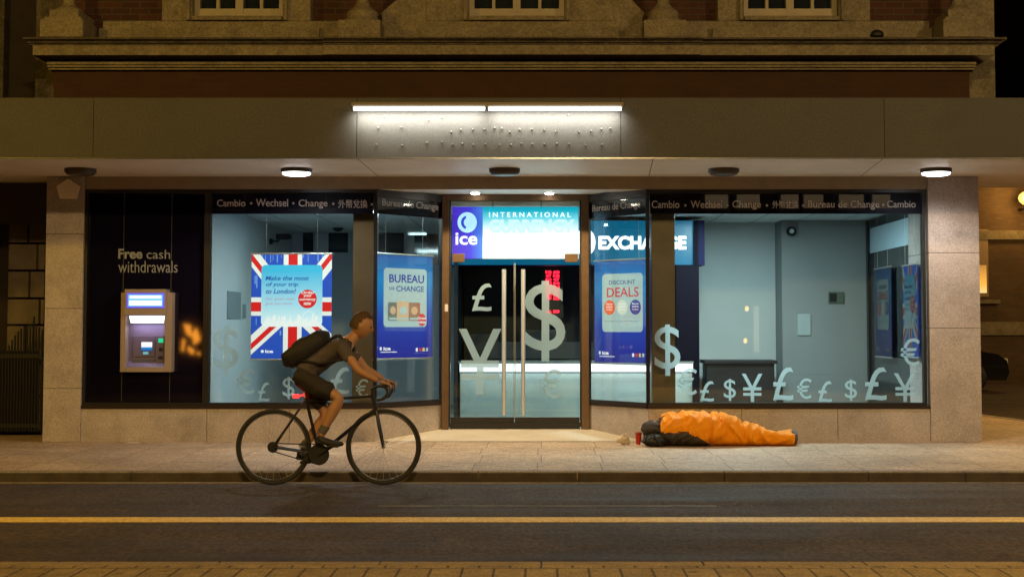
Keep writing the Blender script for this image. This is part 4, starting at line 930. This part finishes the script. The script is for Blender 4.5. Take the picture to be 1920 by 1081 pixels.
car('dark parked car whose bonnet shows past the right stone pillar', X(1872,15.5)-2.15, 15.5, ROADZ)

# opposite side of the street (seen only mirrored in the glass)
t = thing('opposite_terrace', 'brick terrace with lit windows across the street behind the camera', 'building', (0, -24, 0))
m = MB(); m.box(-20, 22, -26, -24, 0, 11); m.build('wall', M['farbrick'], t)
for x, wd, lit in ((4.6,.75,1), (5.5,.75,1), (6.75,.6,1), (7.4,.65,1), (8.4,.8,1), (9.35,.6,1), (-9.5,1.1,0), (-7.2,1.1,0), (-4.9,1.1,0), (-2.6,1.1,0), (.2,1.1,0), (12,1.1,0)):
    m = MB(); m.box(x, x+wd, -24, -23.94, 4.6, 6.2); f_ = m.build('window', M['cream'], t)
    m = MB(); m.box(x+.05, x+wd-.05, -23.94, -23.93, 4.67, 6.13); m.build('pane', emit('dim_lit_pane', (.8,.55,.3), .6) if lit else M['nightglass'], f_)
m = MB(); m.box(-10.3, -9.55, -23.99, -23.93, .50, 1.45); f_ = m.build('mirror_glow_board', M['black'], t)
m = MB()
for sh_ in ([(9.62,.95),(9.80,.80),(9.86,1.12),(9.74,1.30)], [(9.86,1.02),(10.02,1.12),(10.10,1.40),(9.90,1.36)], [(9.84,.52),(9.98,.66),(9.95,.78),(9.78,.64)], [(10.10,.60),(10.16,.66),(10.12,1.0),(10.05,.94)], [(9.64,.50),(9.72,.56),(9.70,.62),(9.62,.58)]):
    m.prism(sh_, 0, .01, (Vector((0,-23.92,0)), Vector((-1,0,0)), Vector((0,0,1)), Vector((0,1,0))))
m.build('lit_pane', emit('amber_mirror_glow', (1,.34,.03), 26), f_)  # made-up glowing shapes, mirrored as orange patches in the navy panel
m = MB(); m.box(5.95, 6.2, -23.99, -23.93, .5, 2.0); f_ = m.build('mirror_glow_strip', M['cream'], t)
m = MB(); m.box(6.0, 6.15, -23.93, -23.92, .6, 1.9); m.build('lit_pane', emit('warm_mirror_glow', (1,.8,.5), 1.2), f_)  # made-up glow strip, stands in for a figure mirrored in the right window
for q_ in ((5.75,.85), (5.8,1.75), (-10.7,.35), (-10.9,.5), (-8.9,.42), (-10.5,.2), (-5.9+.3,.6), (-13.9,.6), (-13.95,.45)):
    m = MB(); m.lathe((q_[0], -23.85, q_[1]), [(.02,0),(.06,.04),(.05,.12),(.01,.15)], 10); m.build('mirror_glow_point', emit('amber_mirror_point', (1,.6,.1), 9), t)  # made-up glowing points, there only to mirror as warm dots in the glass
# street lamps: the sodium lanterns that light the front
def street_lamp(x, y, h, e, tgt, label, col=(1,.56,.17), size=.25, ang=150):
    t = thing('street_lamp', label, 'street lamp', (x, y, 0), 'sodium street lamps')
    m = MB(); m.tube([(x,y,0),(x,y,1.1),(x,y,h-.2),(x,y+.15,h),(x,y+.9,h+.12)], [.11,.07,.05,.045,.035], 12); m.build('post', M['gunk'], t)
    m = MB(); m.box(x-.14, x+.14, y+.85, y+1.5, h+.06, h+.2, bev=.04); m.build('lamp_head', M['gunk'], t)
    m = MB(); m.box(x-.11, x+.11, y+.95, y+1.42, h+.045, h+.058); m.build('lens', emit('sodium_lens', (1,.6,.2), 12), t)
    o = lightobj('sodium_light', 'SPOT', (x, y+1.2, h-.02), e, col, size, None, R(ang), blend=.4); aim(o, tgt)
street_lamp(-8.4, -9.6, 5.7, 1200, (-5.2, -1, -.5), 'sodium street lamp on the near pavement, left of the view', (1,.60,.07), ang=110)
street_lamp(9.0, -11.5, 6.2, 1900, (3.5, -2, 0), 'sodium street lamp on the near pavement, right of the view', (1,.68,.30))
street_lamp(0.5, -19.6, 6.6, 4700, (0, -1, 0), 'sodium street lamp behind the photographer', (1,.66,.25), ang=95)
street_lamp(16.5, 8.0, 6.0, 2200, (11, 13, 0), 'added unseen lamp brightening the side street, right of the view', (1,.62,.22))  # lamp out of view, added to brighten the side street

# ================================================================== PEOPLE
skin = mat('skin', (.40,.20,.10), .55, var=.06, vs=20); hairm = mat('brown_hair', (.07,.035,.015), .7, var=.3, vs=60)
def head(m, c, fw, up, k=1.0, mi=0):
    fw = fw.normalized(); lf = up.cross(fw).normalized(); up = fw.cross(lf).normalized(); vs = []; fs = []; nu, nv = 28, 20
    for j in range(nv+1):
        ph = PI*j/nv
        for i in range(nu):
            th = 2*PI*i/nu; d = Vector((math.sin(ph)*math.cos(th), math.sin(ph)*math.sin(th), math.cos(ph)))
            x, y, z = d.x*.098, d.y*.076, d.z*.118
            if d.z < 0: y *= 1-.28*d.z*d.z; x *= 1-.12*abs(d.z)
            if d.x > 0:
                g = math.exp(-((d.y/.16)**2))*math.exp(-(((d.z+.12)/.20)**2)); x += .024*g
                for sg in (-1, 1): x -= .010*math.exp(-(((d.y-sg*.34)/.16)**2))*math.exp(-(((d.z-.06)/.13)**2))
                x += .007*math.exp(-((d.y/.3)**2))*math.exp(-(((d.z+.55)/.07)**2)); x += .010*math.exp(-((d.y/.3)**2))*math.exp(-(((d.z+.88)/.14)**2))
            for sg in (-1, 1): y += sg*.020*math.exp(-((d.x/.14)**2))*math.exp(-(((d.z+.05)/.22)**2))*(1 if d.y*sg > .5 else 0)
            vs.append(c+(fw*x+lf*y+up*z)*k)
    for j in range(nv):
        for i in range(nu): q_ = (i+1) % nu; fs.append((j*nu+i, j*nu+q_, (j+1)*nu+q_, (j+1)*nu+i))
    m.add(vs, fs, mi, True)
def shell(m, c, fw, up, k, cond, mi=0):
    fw = fw.normalized(); lf = up.cross(fw).normalized(); up = fw.cross(lf).normalized(); nu, nv = 28, 18; vs = []; ok = []
    for j in range(nv+1):
        ph = PI*j/nv
        for i in range(nu):
            th = 2*PI*i/nu; d = Vector((math.sin(ph)*math.cos(th), math.sin(ph)*math.sin(th), math.cos(ph))); nz = 1+.05*noise.noise(d*6+c)
            vs.append(c+(fw*d.x*.100+lf*d.y*.080+up*d.z*.122)*k*nz); ok.append(cond(d))
    fs = []
    for j in range(nv):
        for i in range(nu):
            q_ = (i+1) % nu; f = (j*nu+i, j*nu+q_, (j+1)*nu+q_, (j+1)*nu+i)
            if all(ok[a] for a in f): fs.append(f)
    m.add(vs, fs, mi, True)
def hand(m, wrist, knuck, grip, side, mi=0):
    """palm + five curled fingers round a bar running along `side` (unit vector) at point grip"""
    d = (knuck-wrist).normalized(); me = skin_mesh([[(wrist, (.026,.018)), (wrist.lerp(knuck,.55), (.036,.018)), (knuck, (.038,.016))]], 1); m.merge(me, mi=mi, smooth=True)
    for i, L in enumerate((.085, .095, .090, .072)):
        o = knuck+side*(.030-.02*i); dn = Vector((0,0,-1)); a = o+d*.030; b = a+dn*L*.38+d*.008; c = b-d*L*.30+dn*.006
        m.merge(skin_mesh([[(o-d*.01, .0095), (a, .009), (b, .008), (c, .007)]], 1), mi=mi, smooth=True)
    o = wrist.lerp(knuck, .3)+side*.030; m.merge(skin_mesh([[(o, .011), (o+d*.035+side*.012+Vector((0,0,-.015)), .010), (o+d*.050+Vector((0,0,-.045)), .0085)]], 1), mi=mi, smooth=True)

def folds(m, amp=.010, f=9.0, st=0):
    for i in range(st, len(m.v)):
        p = m.v[i]; q_ = noise.noise(Vector((p.x*f, p.y*f*.6, p.z*f*1.4)))+.5*noise.noise(Vector((p.x*f*2.3, p.y*f*1.5, p.z*f*3)))
        m.v[i] = p+noise.noise_vector(p*f*1.1)*amp+Vector((0,-1,0))*0+Vector((q_*amp*.8, 0, q_*amp*.6))
# ---- bicycle at rest in the road, its rider on it
YB = -3.78
def B(px, py, dy=0.0): v = V3(px, py, YB); v.y += dy; return v
gz = ROADZ
axr = B(521, 0); axr.z = gz+.345; axf = B(724, 0); axf.z = gz+.345
bb = B(606, 0); bb.z = gz+.28
seat = B(570, 712); seatc = B(573, 745); ht = B(699, 742); hb = B(704, 766)
bike = thing('bicycle', 'dark road bicycle ridden to the right along the kerb', 'bicycle', (bb.x, YB, gz))
dkm = mat('bike_paint', (.018,.016,.016), .3, .4, coat=.4)
def wheel(ax):
    m = MB(); rt = .325; m.tube([ax+Vector((rt*math.cos(2*PI*i/56), 0, rt*math.sin(2*PI*i/56))) for i in range(56)], .0175, 10, closed=True); w_ = m.build('wheel', mat('tyre_rubber', (.02,.019,.018), .8), bike)
    m = MB(); m.tube([ax+Vector((.303*math.cos(2*PI*i/56), 0, .303*math.sin(2*PI*i/56))) for i in range(56)], .0095, 8, closed=True); m.build('rim', mat('dark_rim', (.10,.10,.10), .35, .8), w_)
    m = MB(); m.tube([ax+Vector((0,-.045,0)), ax+Vector((0,.045,0))], .016, 12); m.build('hub', M['alu'], w_)
    m = MB()
    for i in range(28):
        a = 2*PI*i/28; sg = 1 if i % 2 else -1; a2 = a+sg*.5*(1 if (i//2) % 2 else -1)
        m.tube([ax+Vector((.016*math.cos(a2), sg*.028, .016*math.sin(a2))), ax+Vector((.30*math.cos(a), 0, .30*math.sin(a)))], .0011, 4)
    m.build('spokes', M['alu'], w_)
wheel(axr); wheel(axf)
m = MB(); m.tube([bb, seatc], .015, 12); m.tube([seatc+Vector((0,0,-.03)), ht], .014, 12); m.tube([bb, hb], .018, 12); m.tube([ht+Vector((-.008,0,.02)), hb+Vector((.006,0,-.02))], .019, 12)
for s_ in (-1, 1):
    m.tube([bb+Vector((0,s_*.02,0)), bb.lerp(axr,.5)+Vector((0,s_*.05,0)), axr+Vector((0,s_*.06,0))], .009, 8); m.tube([seatc+Vector((0,s_*.015,-.02)), axr+Vector((0,s_*.06,0))], .008, 8)
m.build('frame', dkm, bike)
m = MB()
for s_ in (-1, 1): m.tube([hb+Vector((.01,s_*.02,-.02)), hb.lerp(axf,.5)+Vector((0,s_*.05,0)), axf+Vector((0,s_*.055,0))], [.014,.012,.009], 8)
m.tube([hb+Vector((.01,-.03,-.02)), hb+Vector((.01,.03,-.02))], .016, 8); m.build('fork', dkm, bike)
hc = B(712, 722); m = MB(); m.tube([ht, ht+Vector((-.012,0,.06)), hc], .014, 10); m.build('stem', dkm, bike)
m = MB()
m.tube([hc+Vector((0,-.20,0)), hc+Vector((0,.20,0))], .013, 10)
for s_ in (-1, 1): 
    o = hc+Vector((0,s_*.20,0)); m.tube([o, o+Vector((.05,s_*.01,.0)), o+Vector((.085,s_*.01,-.02)), o+Vector((.095,s_*.01,-.06)), o+Vector((.06,s_*.01,-.11)), o+Vector((0,s_*.01,-.125))], .0125, 8)
    m.tube([o+Vector((.08,s_*.01,.0)), o+Vector((.11,s_*.01,.03)), o+Vector((.115,s_*.01,-.07))], [.014,.010,.005], 8)
m.build('handlebar', mat('bar_tape', (.02,.018,.017), .7), bike)
m = MB(); m.tube([seatc, seat+Vector((0,0,-.02))], .013, 10); m.build('seat_post', M['alu'], bike)
m = MB(); m.merge(skin_mesh([[(seat+Vector((-.12,0,.01)), (.065,.022)), (seat+Vector((-.04,0,.012)), (.055,.022)), (seat+Vector((.06,0,.008)), (.025,.018)), (seat+Vector((.14,0,.0)), (.016,.012))]]), smooth=True); m.build('saddle', M['gunk'], bike)
m = MB(); m.lathe(bb+Vector((0,-.055,0)), [(.09,0),(.094,.002),(.09,.004)], 36, axis='y'); ca = math.atan2(.09, .145)
for s_ in (-1, 1):
    e = bb+Vector((-s_*.145, s_*.085, -s_*-.0)) if False else bb+Vector((.148*(-s_), s_*.085, .085*(-s_)))
    m.tube([bb+Vector((0,s_*.06,0)), e], .012, 8)
m.tube([bb+Vector((0,-.065,0)), bb+Vector((0,.065,0))], .018, 10); m.build('crankset', M['gunk'], bike)
for s_ in (-1, 1):
    e = bb+Vector((.148*(-s_), s_*.135, .085*(-s_))); m = MB(); m.box(e.x-.045, e.x+.045, e.y-.045, e.y+.045, e.z-.012, e.z+.012, bev=.004); m.build('pedal', M['gunk'], bike)
m = MB(); 
ch = [bb+Vector((.092*math.cos(a), -.053, .092*math.sin(a))) for a in [R(x) for x in range(-90, 91, 20)]]+[axr+Vector((.035*math.cos(a), -.053, .035*math.sin(a))) for a in [R(x) for x in range(90, 271, 30)]]
m.tube(ch, .005, 5, closed=True); m.lathe(axr+Vector((0,-.06,0)), [(.035,0),(.04,.01),(.05,.02)], 20, axis='y'); m.build('chain', M['gunk'], bike)
rl = B(556, 742); m = MB(); m.box(rl.x-.03, rl.x+.02, YB-.022, YB+.022, rl.z-.016, rl.z+.016, bev=.005); m.tube([rl+Vector((.01,0,0)), rl+Vector((.07,0,.01))], .006, 6); m.build('rear_light', emit('red_rear_light', (1,.01,.01), 8), bike)

rider = thing('person', 'cyclist bent forward in dark shorts and grey shirt, wearing a black backpack', 'person', (bb.x, YB, gz))
hip = B(566, 701); sh = B(646, 647); nk = B(662, 634); hd = B(676, 612)
chest = B(622, 660); waist = B(592, 680)
NL = -1   # near side is -Y
def legpts(kn, an, toe, s_):
    hj = hip+Vector((.01, s_*.095, -.03)); kn.y = YB+s_*.12; an.y = YB+s_*.125; toe.y = YB+s_*.135
    return hj, kn, an, toe
near = legpts(B(641,744), B(606,812), B(638,828), -1); far = legpts(B(609,778), B(560,846), B(584,862), 1)
def armpts(s_): 
    a = sh+Vector((.0, s_*.185, -.01)); e = B(679, 693); e.y = YB+s_*.25; wv = hc+Vector((.015, s_*.215, .045)); return a, e, wv
arms = {s_: armpts(s_) for s_ in (-1, 1)}
ch = [[(hip, (.125,.09)), (waist, (.115,.085)), (chest, (.135,.10)), (sh, (.118,.09)), (nk, (.055,.055)), (nk.lerp(hd,.6), (.052,.055))]]
for s_, L in ((-1, near), (1, far)):
    hj, kn, an, toe = L; heel = an+Vector((-.045,0,-.055))
    ch.append([(hip, (.125,.09)), (hj, .076), (hj.lerp(kn,.5), .066), (kn, .056), (kn.lerp(an,.35), .056), (an.lerp(kn,.15), .036), (an+Vector((.0,0,-.03)), .028), (toe.lerp(an,.5)+Vector((0,0,-.025)), (.026,.018)), (toe, (.022,.010))])
for s_ in (-1, 1):
    a, e, wv = arms[s_]; ch.append([(sh, (.118,.09)), (a, .050), (a.lerp(e,.55), .045), (e, .038), (e.lerp(wv,.4), .037), (wv, .025)])
m = MB(); m.merge(skin_mesh(ch), smooth=True); fw = Vector((1,0,-.32)); up = Vector((.32,0,1))
head(m, hd+Vector((.012,0,.01)), fw, up)
for s_ in (-1, 1): a, e, wv = arms[s_]; hand(m, wv, wv+Vector((.075,0,-.022)), None, Vector((0,-s_,0)))
m.build('body', skin, rider)
m = MB()
for s_ in (-1, 1):
    c_ = hd+Vector((.012,0,.01)); f_ = fw.normalized(); lf = up.cross(f_).normalized(); m.lathe(c_+f_*.086+lf*.028*s_+up.normalized()*.012, [(.004,-.008),(.010,-.004),(.011,0),(.010,.004),(.004,.008)], 10)
m.build('eyes', mat('eye_dark', (.08,.05,.04), .2), rider)
m = MB(); shell(m, hd+Vector((.012,0,.012)), fw, up, 1.10, lambda d: d.z > .42+.25*max(0, d.x)+.08*noise.noise(d*9) or (d.x < -.12+.08*noise.noise(d*7) and d.z > -.50) or (d.x < .12 and d.z > .02)); m.build('hair', hairm, rider, fix=False)
# shirt
m = MB(); k = 1.0
ch = [[(hip.lerp(waist,.02), (.160,.122)), (hip.lerp(waist,.4), (.158,.122)), (waist, (.145,.115)), (chest, (.168,.135)), (sh, (.142,.112)), (sh.lerp(nk,.55), (.075,.07))]]
for s_ in (-1, 1): a, e, wv = arms[s_]; ch.append([(sh, (.142,.112)), (a, .070), (a.lerp(e,.3), .064), (a.lerp(e,.62), .060)])
m.merge(skin_mesh(ch, 3), smooth=True); folds(m, .014, 9); m.build('shirt', mat('grey_mauve_shirt', (.085,.066,.072), .85, var=.15, vs=12, bump=.4, bs=25), rider)
m = MB(); ch = [[(waist.lerp(hip,.30), (.160,.125)), (hip, (.168,.128))]]
for s_, L in ((-1, near), (1, far)): hj, kn, an, toe = L; ch.append([(hip, (.172,.130)), (hj, .112), (hj.lerp(kn,.5), .096), (hj.lerp(kn,.88), .082)])
m.merge(skin_mesh(ch, 3), smooth=True); folds(m, .014, 10); m.build('shorts', mat('dark_shorts', (.022,.017,.015), .85, bump=.4, bs=25), rider)
for L in (near, far):
    hj, kn, an, toe = L; m = MB(); heel = an+Vector((-.05,0,-.062)); ball = toe+Vector((0,0,-.004))
    m.merge(skin_mesh([[(an+Vector((.002,0,-.0)), .042), (an+Vector((-.01,0,-.045)), (.044,.044)), (ball.lerp(an,.4)+Vector((.0,0,-.03)), (.046,.034)), (ball, (.046,.028)), (ball+Vector((.055,0,-.004)), (.036,.02))]]), smooth=True)
    m.merge(skin_mesh([[(heel, (.036,.024)), (heel.lerp(ball,.5)+Vector((0,0,-.008)), (.036,.014)), (ball+Vector((0,0,-.012)), (.042,.012))]]), smooth=True)
    sh_ = m.build('shoe', mat('black_shoe', (.015,.013,.012), .6), rider)
    m = MB(); m.tube([an+Vector((.004,0,.015)), an.lerp(kn,.20)+Vector((.002,0,0)), an.lerp(kn,.24)], [.040,.043,.042], 14); m.build('sock', mat('grey_sock', (.10,.09,.085), .9), rider)
# backpack
d_ = (sh-hip).normalized(); nb = Vector((-d_.z, 0, d_.x)); 
pc = hip.lerp(sh, .34)+nb*.170
t = thing('backpack', 'black backpack worn high on the back of the bending cyclist', 'backpack', pc)
bm = bmesh.new(); bmesh.ops.create_cube(bm, size=1); bmesh.ops.subdivide_edges(bm, edges=bm.edges[:], cuts=6, use_grid_fill=True)
vs = []
for v in bm.verts:
    p = v.co.copy(); l_ = p.length or 1; sp = p.normalized()*.62; p = p.lerp(sp, .55); nz = 1+.09*noise.noise(p*4)
    vs.append(pc+(d_*p.x*.44+Vector((0,1,0))*p.y*.30+nb*p.z*.17)*nz)
bm.verts.index_update(); fs = [[v.index for v in f.verts] for f in bm.faces]; bm.free()
m = MB(); m.add(vs, fs, 0, True); m.build('sack', mat('black_nylon', (.010,.009,.010), .7, bump=.5, bs=20), t)
m = MB()
for s_ in (-1, 1): m.tube([pc+d_*.16-nb*.05+Vector((0,s_*.09,0)), sh+nb*.11+Vector((.0,s_*.10,0)), sh-nb*.02+d_*.075+Vector((.0,s_*.12,0)), sh-nb*.13-d_*.02+Vector((0,s_*.135,0)), hip.lerp(sh,.45)-nb*.02+Vector((0,s_*.175,0)), pc-d_*.10-nb*.05+Vector((0,s_*.12,0))], .012, 8)
m.build('strap', M['gunk'], t)
m = MB(); m.merge(skin_mesh([[(pc+nb*.085-d_*.10, (.06,.02)), (pc+nb*.095-d_*.0, (.10,.02)), (pc+nb*.085+d_*.06, (.08,.02))]]), smooth=True); m.build('front_pocket', M['gunk'], t)

# ---- sleeper in an orange bag
YS = -.47
def sx_(px): return X(px, YS-.2)
t = thing('sleeping_bag', 'orange quilted sleeping bag with grey lining, lying on the pavement below the window', 'sleeping bag', (sx_(1365), YS, 0))
prof = [(1236,.20,.20),(1239,.29,.25),(1244,.345,.28),(1252,.37,.29),(1270,.375,.295),(1290,.385,.30),(1315,.392,.30),(1332,.398,.295),(1345,.385,.28),(1362,.36,.265),(1380,.325,.25),(1392,.275,.23),(1400,.255,.21),(1412,.248,.20),(1428,.215,.185),(1445,.190,.17),(1465,.170,.16),(1480,.165,.155),(1489,.172,.155),(1492,.16,.15)]
prof = [(sx_(a), b, c) for a, b, c in prof]
def pv(x):
    for (a, b, c), (a2, b2, c2) in zip(prof, prof[1:]):
        if x <= a2: u = max(0, (x-a)/(a2-a)); u = u*u*(3-2*u); return b+(b2-b)*u, c+(c2-c)*u
    return prof[-1][1:]
NX, NA = 240, 84; xs0, xs1 = prof[0][0], prof[-1][0]; vs = []; fs = []; mis = []
def rid(v): return 1-abs(v)*2
for i in range(NX+1):
    x = xs0+(xs1-xs0)*i/NX; h, wd = pv(x); h *= .97+.05*noise.noise(Vector((x*4.5,2.2,0)))
    for j in range(NA):
        a = 2*PI*j/NA; ca_, sa = math.cos(a), math.sin(a)
        e = .78; cy_ = math.copysign(abs(ca_)**e, ca_); sz_ = math.copysign(abs(sa)**e, sa)
        y = wd*cy_; z = h*.5+h*.5*sz_
        z = max(z, .006)
        wp = noise.noise(Vector((x*2.1, y*2.0, z*2.5)))*1.1
        f1 = abs(noise.noise(Vector((x*6.5+wp*1.6+z*3.5, y*1.6, z*1.8)))); f2 = abs(noise.noise(Vector((x*12-z*9+wp*2.0, y*3.0, z*5+5)))); f3 = abs(noise.noise(Vector((x*26+z*14, y*8, z*18+9))))
        wr = .62*(1-f1*3.2)+.30*(1-f2*3.0)+.08*(1-f3*3)
        dsp = .038*(wr-.35)*min(1, z/.05)*min(1, .25+(x-xs0)*8)
        # deep gather at the hip and knee
        for gx, gd, gw in ((sx_(1331), .028, .016), (sx_(1349), .018, .014), (sx_(1394), .016, .02), (sx_(1286), .010, .014)):
            dsp -= gd*math.exp(-(((x-gx)-.10*(z-.2))/gw)**2)*min(1, z/.08)
        ny, nz_ = ca_, sa
        vs.append(Vector((x, YS+y+ny*dsp, max(.004, z+nz_*dsp))))
for i in range(NX):
    x = xs0+(xs1-xs0)*(i+.5)/NX
    for j in range(NA):
        jj = (j+1) % NA; fs.append((i*NA+j, (i+1)*NA+j, (i+1)*NA+jj, i*NA+jj)); v = vs[i*NA+j]
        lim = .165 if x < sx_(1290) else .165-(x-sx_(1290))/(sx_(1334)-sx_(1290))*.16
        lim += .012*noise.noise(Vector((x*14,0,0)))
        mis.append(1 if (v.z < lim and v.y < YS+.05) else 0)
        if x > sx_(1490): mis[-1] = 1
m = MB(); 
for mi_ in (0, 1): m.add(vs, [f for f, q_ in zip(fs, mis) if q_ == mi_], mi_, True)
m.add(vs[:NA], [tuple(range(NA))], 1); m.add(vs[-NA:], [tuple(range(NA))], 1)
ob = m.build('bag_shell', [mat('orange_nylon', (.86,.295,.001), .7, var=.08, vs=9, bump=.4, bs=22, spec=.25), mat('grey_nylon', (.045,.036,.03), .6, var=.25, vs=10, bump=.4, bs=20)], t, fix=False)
bm = bmesh.new(); bm.from_mesh(ob.data); bmesh.ops.remove_doubles(bm, verts=bm.verts[:], dist=1e-5); bmesh.ops.recalc_face_normals(bm, faces=bm.faces[:]); bm.to_mesh(ob.data); bm.free()
m = MB(); m.tube([(sx_(1241)+.0, YS-.24+.0, .17), (sx_(1262), YS-.285, .172), (sx_(1290), YS-.292, .165), (sx_(1312), YS-.292, .085), (sx_(1332), YS-.285, .012)], .005, 6); m.build('zip', mat('black_zip', (.02,.018,.016), .5), t)
m = MB()
for k_ in range(3): x = sx_(1490)+.012*k_; m.tube([(x, YS+.145*math.cos(a), .088+.072*math.sin(a)) for a in [2*PI*i/24 for i in range(24)]], .011, 8, closed=True)
m.build('drawcord_hem', mat('grey_hem', (.09,.085,.10), .7), t)

sl = thing('person', 'sleeping person hidden in the orange bag with only a dark hooded head showing', 'person', (sx_(1250), YS, 0))
hc2 = Vector((sx_(1227), YS-.06, .185)); m = MB()
q = [(Vector((sx_(1236), YS-.03, .17)), .05), (Vector((sx_(1256), YS, .17)), .11), (Vector((sx_(1290), YS, .18)), .12), (Vector((sx_(1330), YS, .17)), .11)]
pel = q[-1]; chs = [q]
for s_ in (-1, 1): chs.append([pel, (Vector((sx_(1345), YS+s_*.03, .12+.06*(s_ > 0))), .075), (Vector((sx_(1390), YS-.02, .09+.06*(s_ > 0))), .055), (Vector((sx_(1440), YS, .055+.04*(s_ > 0))), .03), (Vector((sx_(1466), YS+.01, .05+.03*(s_ > 0))), .026), (Vector((sx_(1468), YS-.05, .05+.03*(s_ > 0))), (.03,.02))])
for s_ in (-1, 1): chs.append([q[1], (Vector((sx_(1262), YS+s_*.12, .17+.04*s_)), .05), (Vector((sx_(1290), YS+s_*.12, .12)), .04), (Vector((sx_(1262), YS+s_*.10, .08)), .03)])
m.merge(skin_mesh(chs, 1), smooth=True); head(m, hc2, Vector((.1,.95,.1)), Vector((-1,0,.1))); m.build('body', skin, sl)
dkf = mat('dark_hood_cloth', (.045,.034,.032), .9, var=.35, vs=25, bump=.6, bs=40)
m = MB(); shell(m, hc2+Vector((-.005,-.008,0)), Vector((.1,.95,.1)), Vector((-1,0,.1)), 1.18, lambda d: d.x < .45)
m.tube([hc2+Vector((.085,-.06,.0)), hc2+Vector((.10,-.05,.07)), hc2+Vector((.10,.0,.11)), hc2+Vector((.10,.06,.10))], [.035,.04,.04,.03], 10); m.tube([hc2+Vector((-.07,-.085,-.02)), hc2+Vector((-.01,-.11,.0)), hc2+Vector((.06,-.12,-.01)), hc2+Vector((.12,-.12,-.02))], [.02,.025,.028,.02], 8)
folds(m, .022, 13); m.build('hood', dkf, sl, fix=False)
# black holdall as pillow
def lump(m, c, r, seed, amp=.18, mi=0):
    bm = bmesh.new(); bmesh.ops.create_icosphere(bm, subdivisions=4, radius=1); vs = []
    for v in bm.verts:
        d = v.co.normalized(); k = 1+amp*noise.noise(d*2.3+Vector((seed,0,0)))+amp*.45*noise.noise(d*6+Vector((0,seed,0)))
        p = Vector(c)+Vector((d.x*r[0], d.y*r[1], d.z*r[2]))*k; p.z = max(p.z, .004); vs.append(p)
    bm.verts.index_update(); fs = [[v.index for v in f.verts] for f in bm.faces]; bm.free(); m.add(vs, fs, mi, True)
t = thing('holdall', 'lumpy black bag used as a pillow at the head of the sleeping bag', 'bag', (sx_(1222), YS-.1, 0))
m = MB(); lump(m, (sx_(1229), YS-.13, .065), (.145,.20,.085), 3, .28); m.build('sack', mat('black_bag_cloth', (.013,.011,.011), .6, bump=.6, bs=30), t)
m = MB(); m.tube([(sx_(1206), YS-.25, .05), (sx_(1212), YS-.32, .13), (sx_(1224), YS-.33, .14), (sx_(1232), YS-.32, .05)], .011, 8); m.build('handle', M['gunk'], t)
# red paper cup, crumpled paper, litter
c0 = V3(1197, 829, -.42); r = .032
t = thing('paper_cup', 'red paper cup standing in front of the sleeping person', 'cup', (c0.x, -.42, 0))
m = MB(); m.lathe((c0.x,-.42,.004), [(.026,0),(.037,.115),(.039,.118),(.037,.12),(.034,.116),(.025,.02)], 24, cap=True); m.build('cup_wall', M['red'], t)
m = MB(); m.lathe((c0.x,-.42,.1245), [(.040,0),(.041,.006),(.036,.010),(.035,.018),(.030,.020)], 24); m.build('lid', mat('dull_red_lid', (.32,.05,.03), .4), t)
m = MB(); c0 = V3(1170, 824, -.42); lump(m, (c0.x, -.42, .05), (.055,.05,.052), 11, .9); lump(m, (c0.x+.01, -.43, .095), (.03,.03,.028), 15, .9); tag(m.build('crumpled_bag', M['paper']), 'small crumpled pale paper bag beside the red cup', 'paper bag')
m = MB(); c0 = V3(251, 830, -.2); m.prism([(-.07,-.03),(.06,-.035),(.075,.03),(-.05,.04)], 0, .006, (Vector((c0.x, -.25, .005)), Vector((1,0,0)), Vector((0,1,0)), Vector((0,0,1)))); tag(m.build('litter_sheet', M['white']), 'flat white scrap of paper on the pavement below the cash machine', 'litter')
m = MB(); c0 = V3(403, 830, -.2);
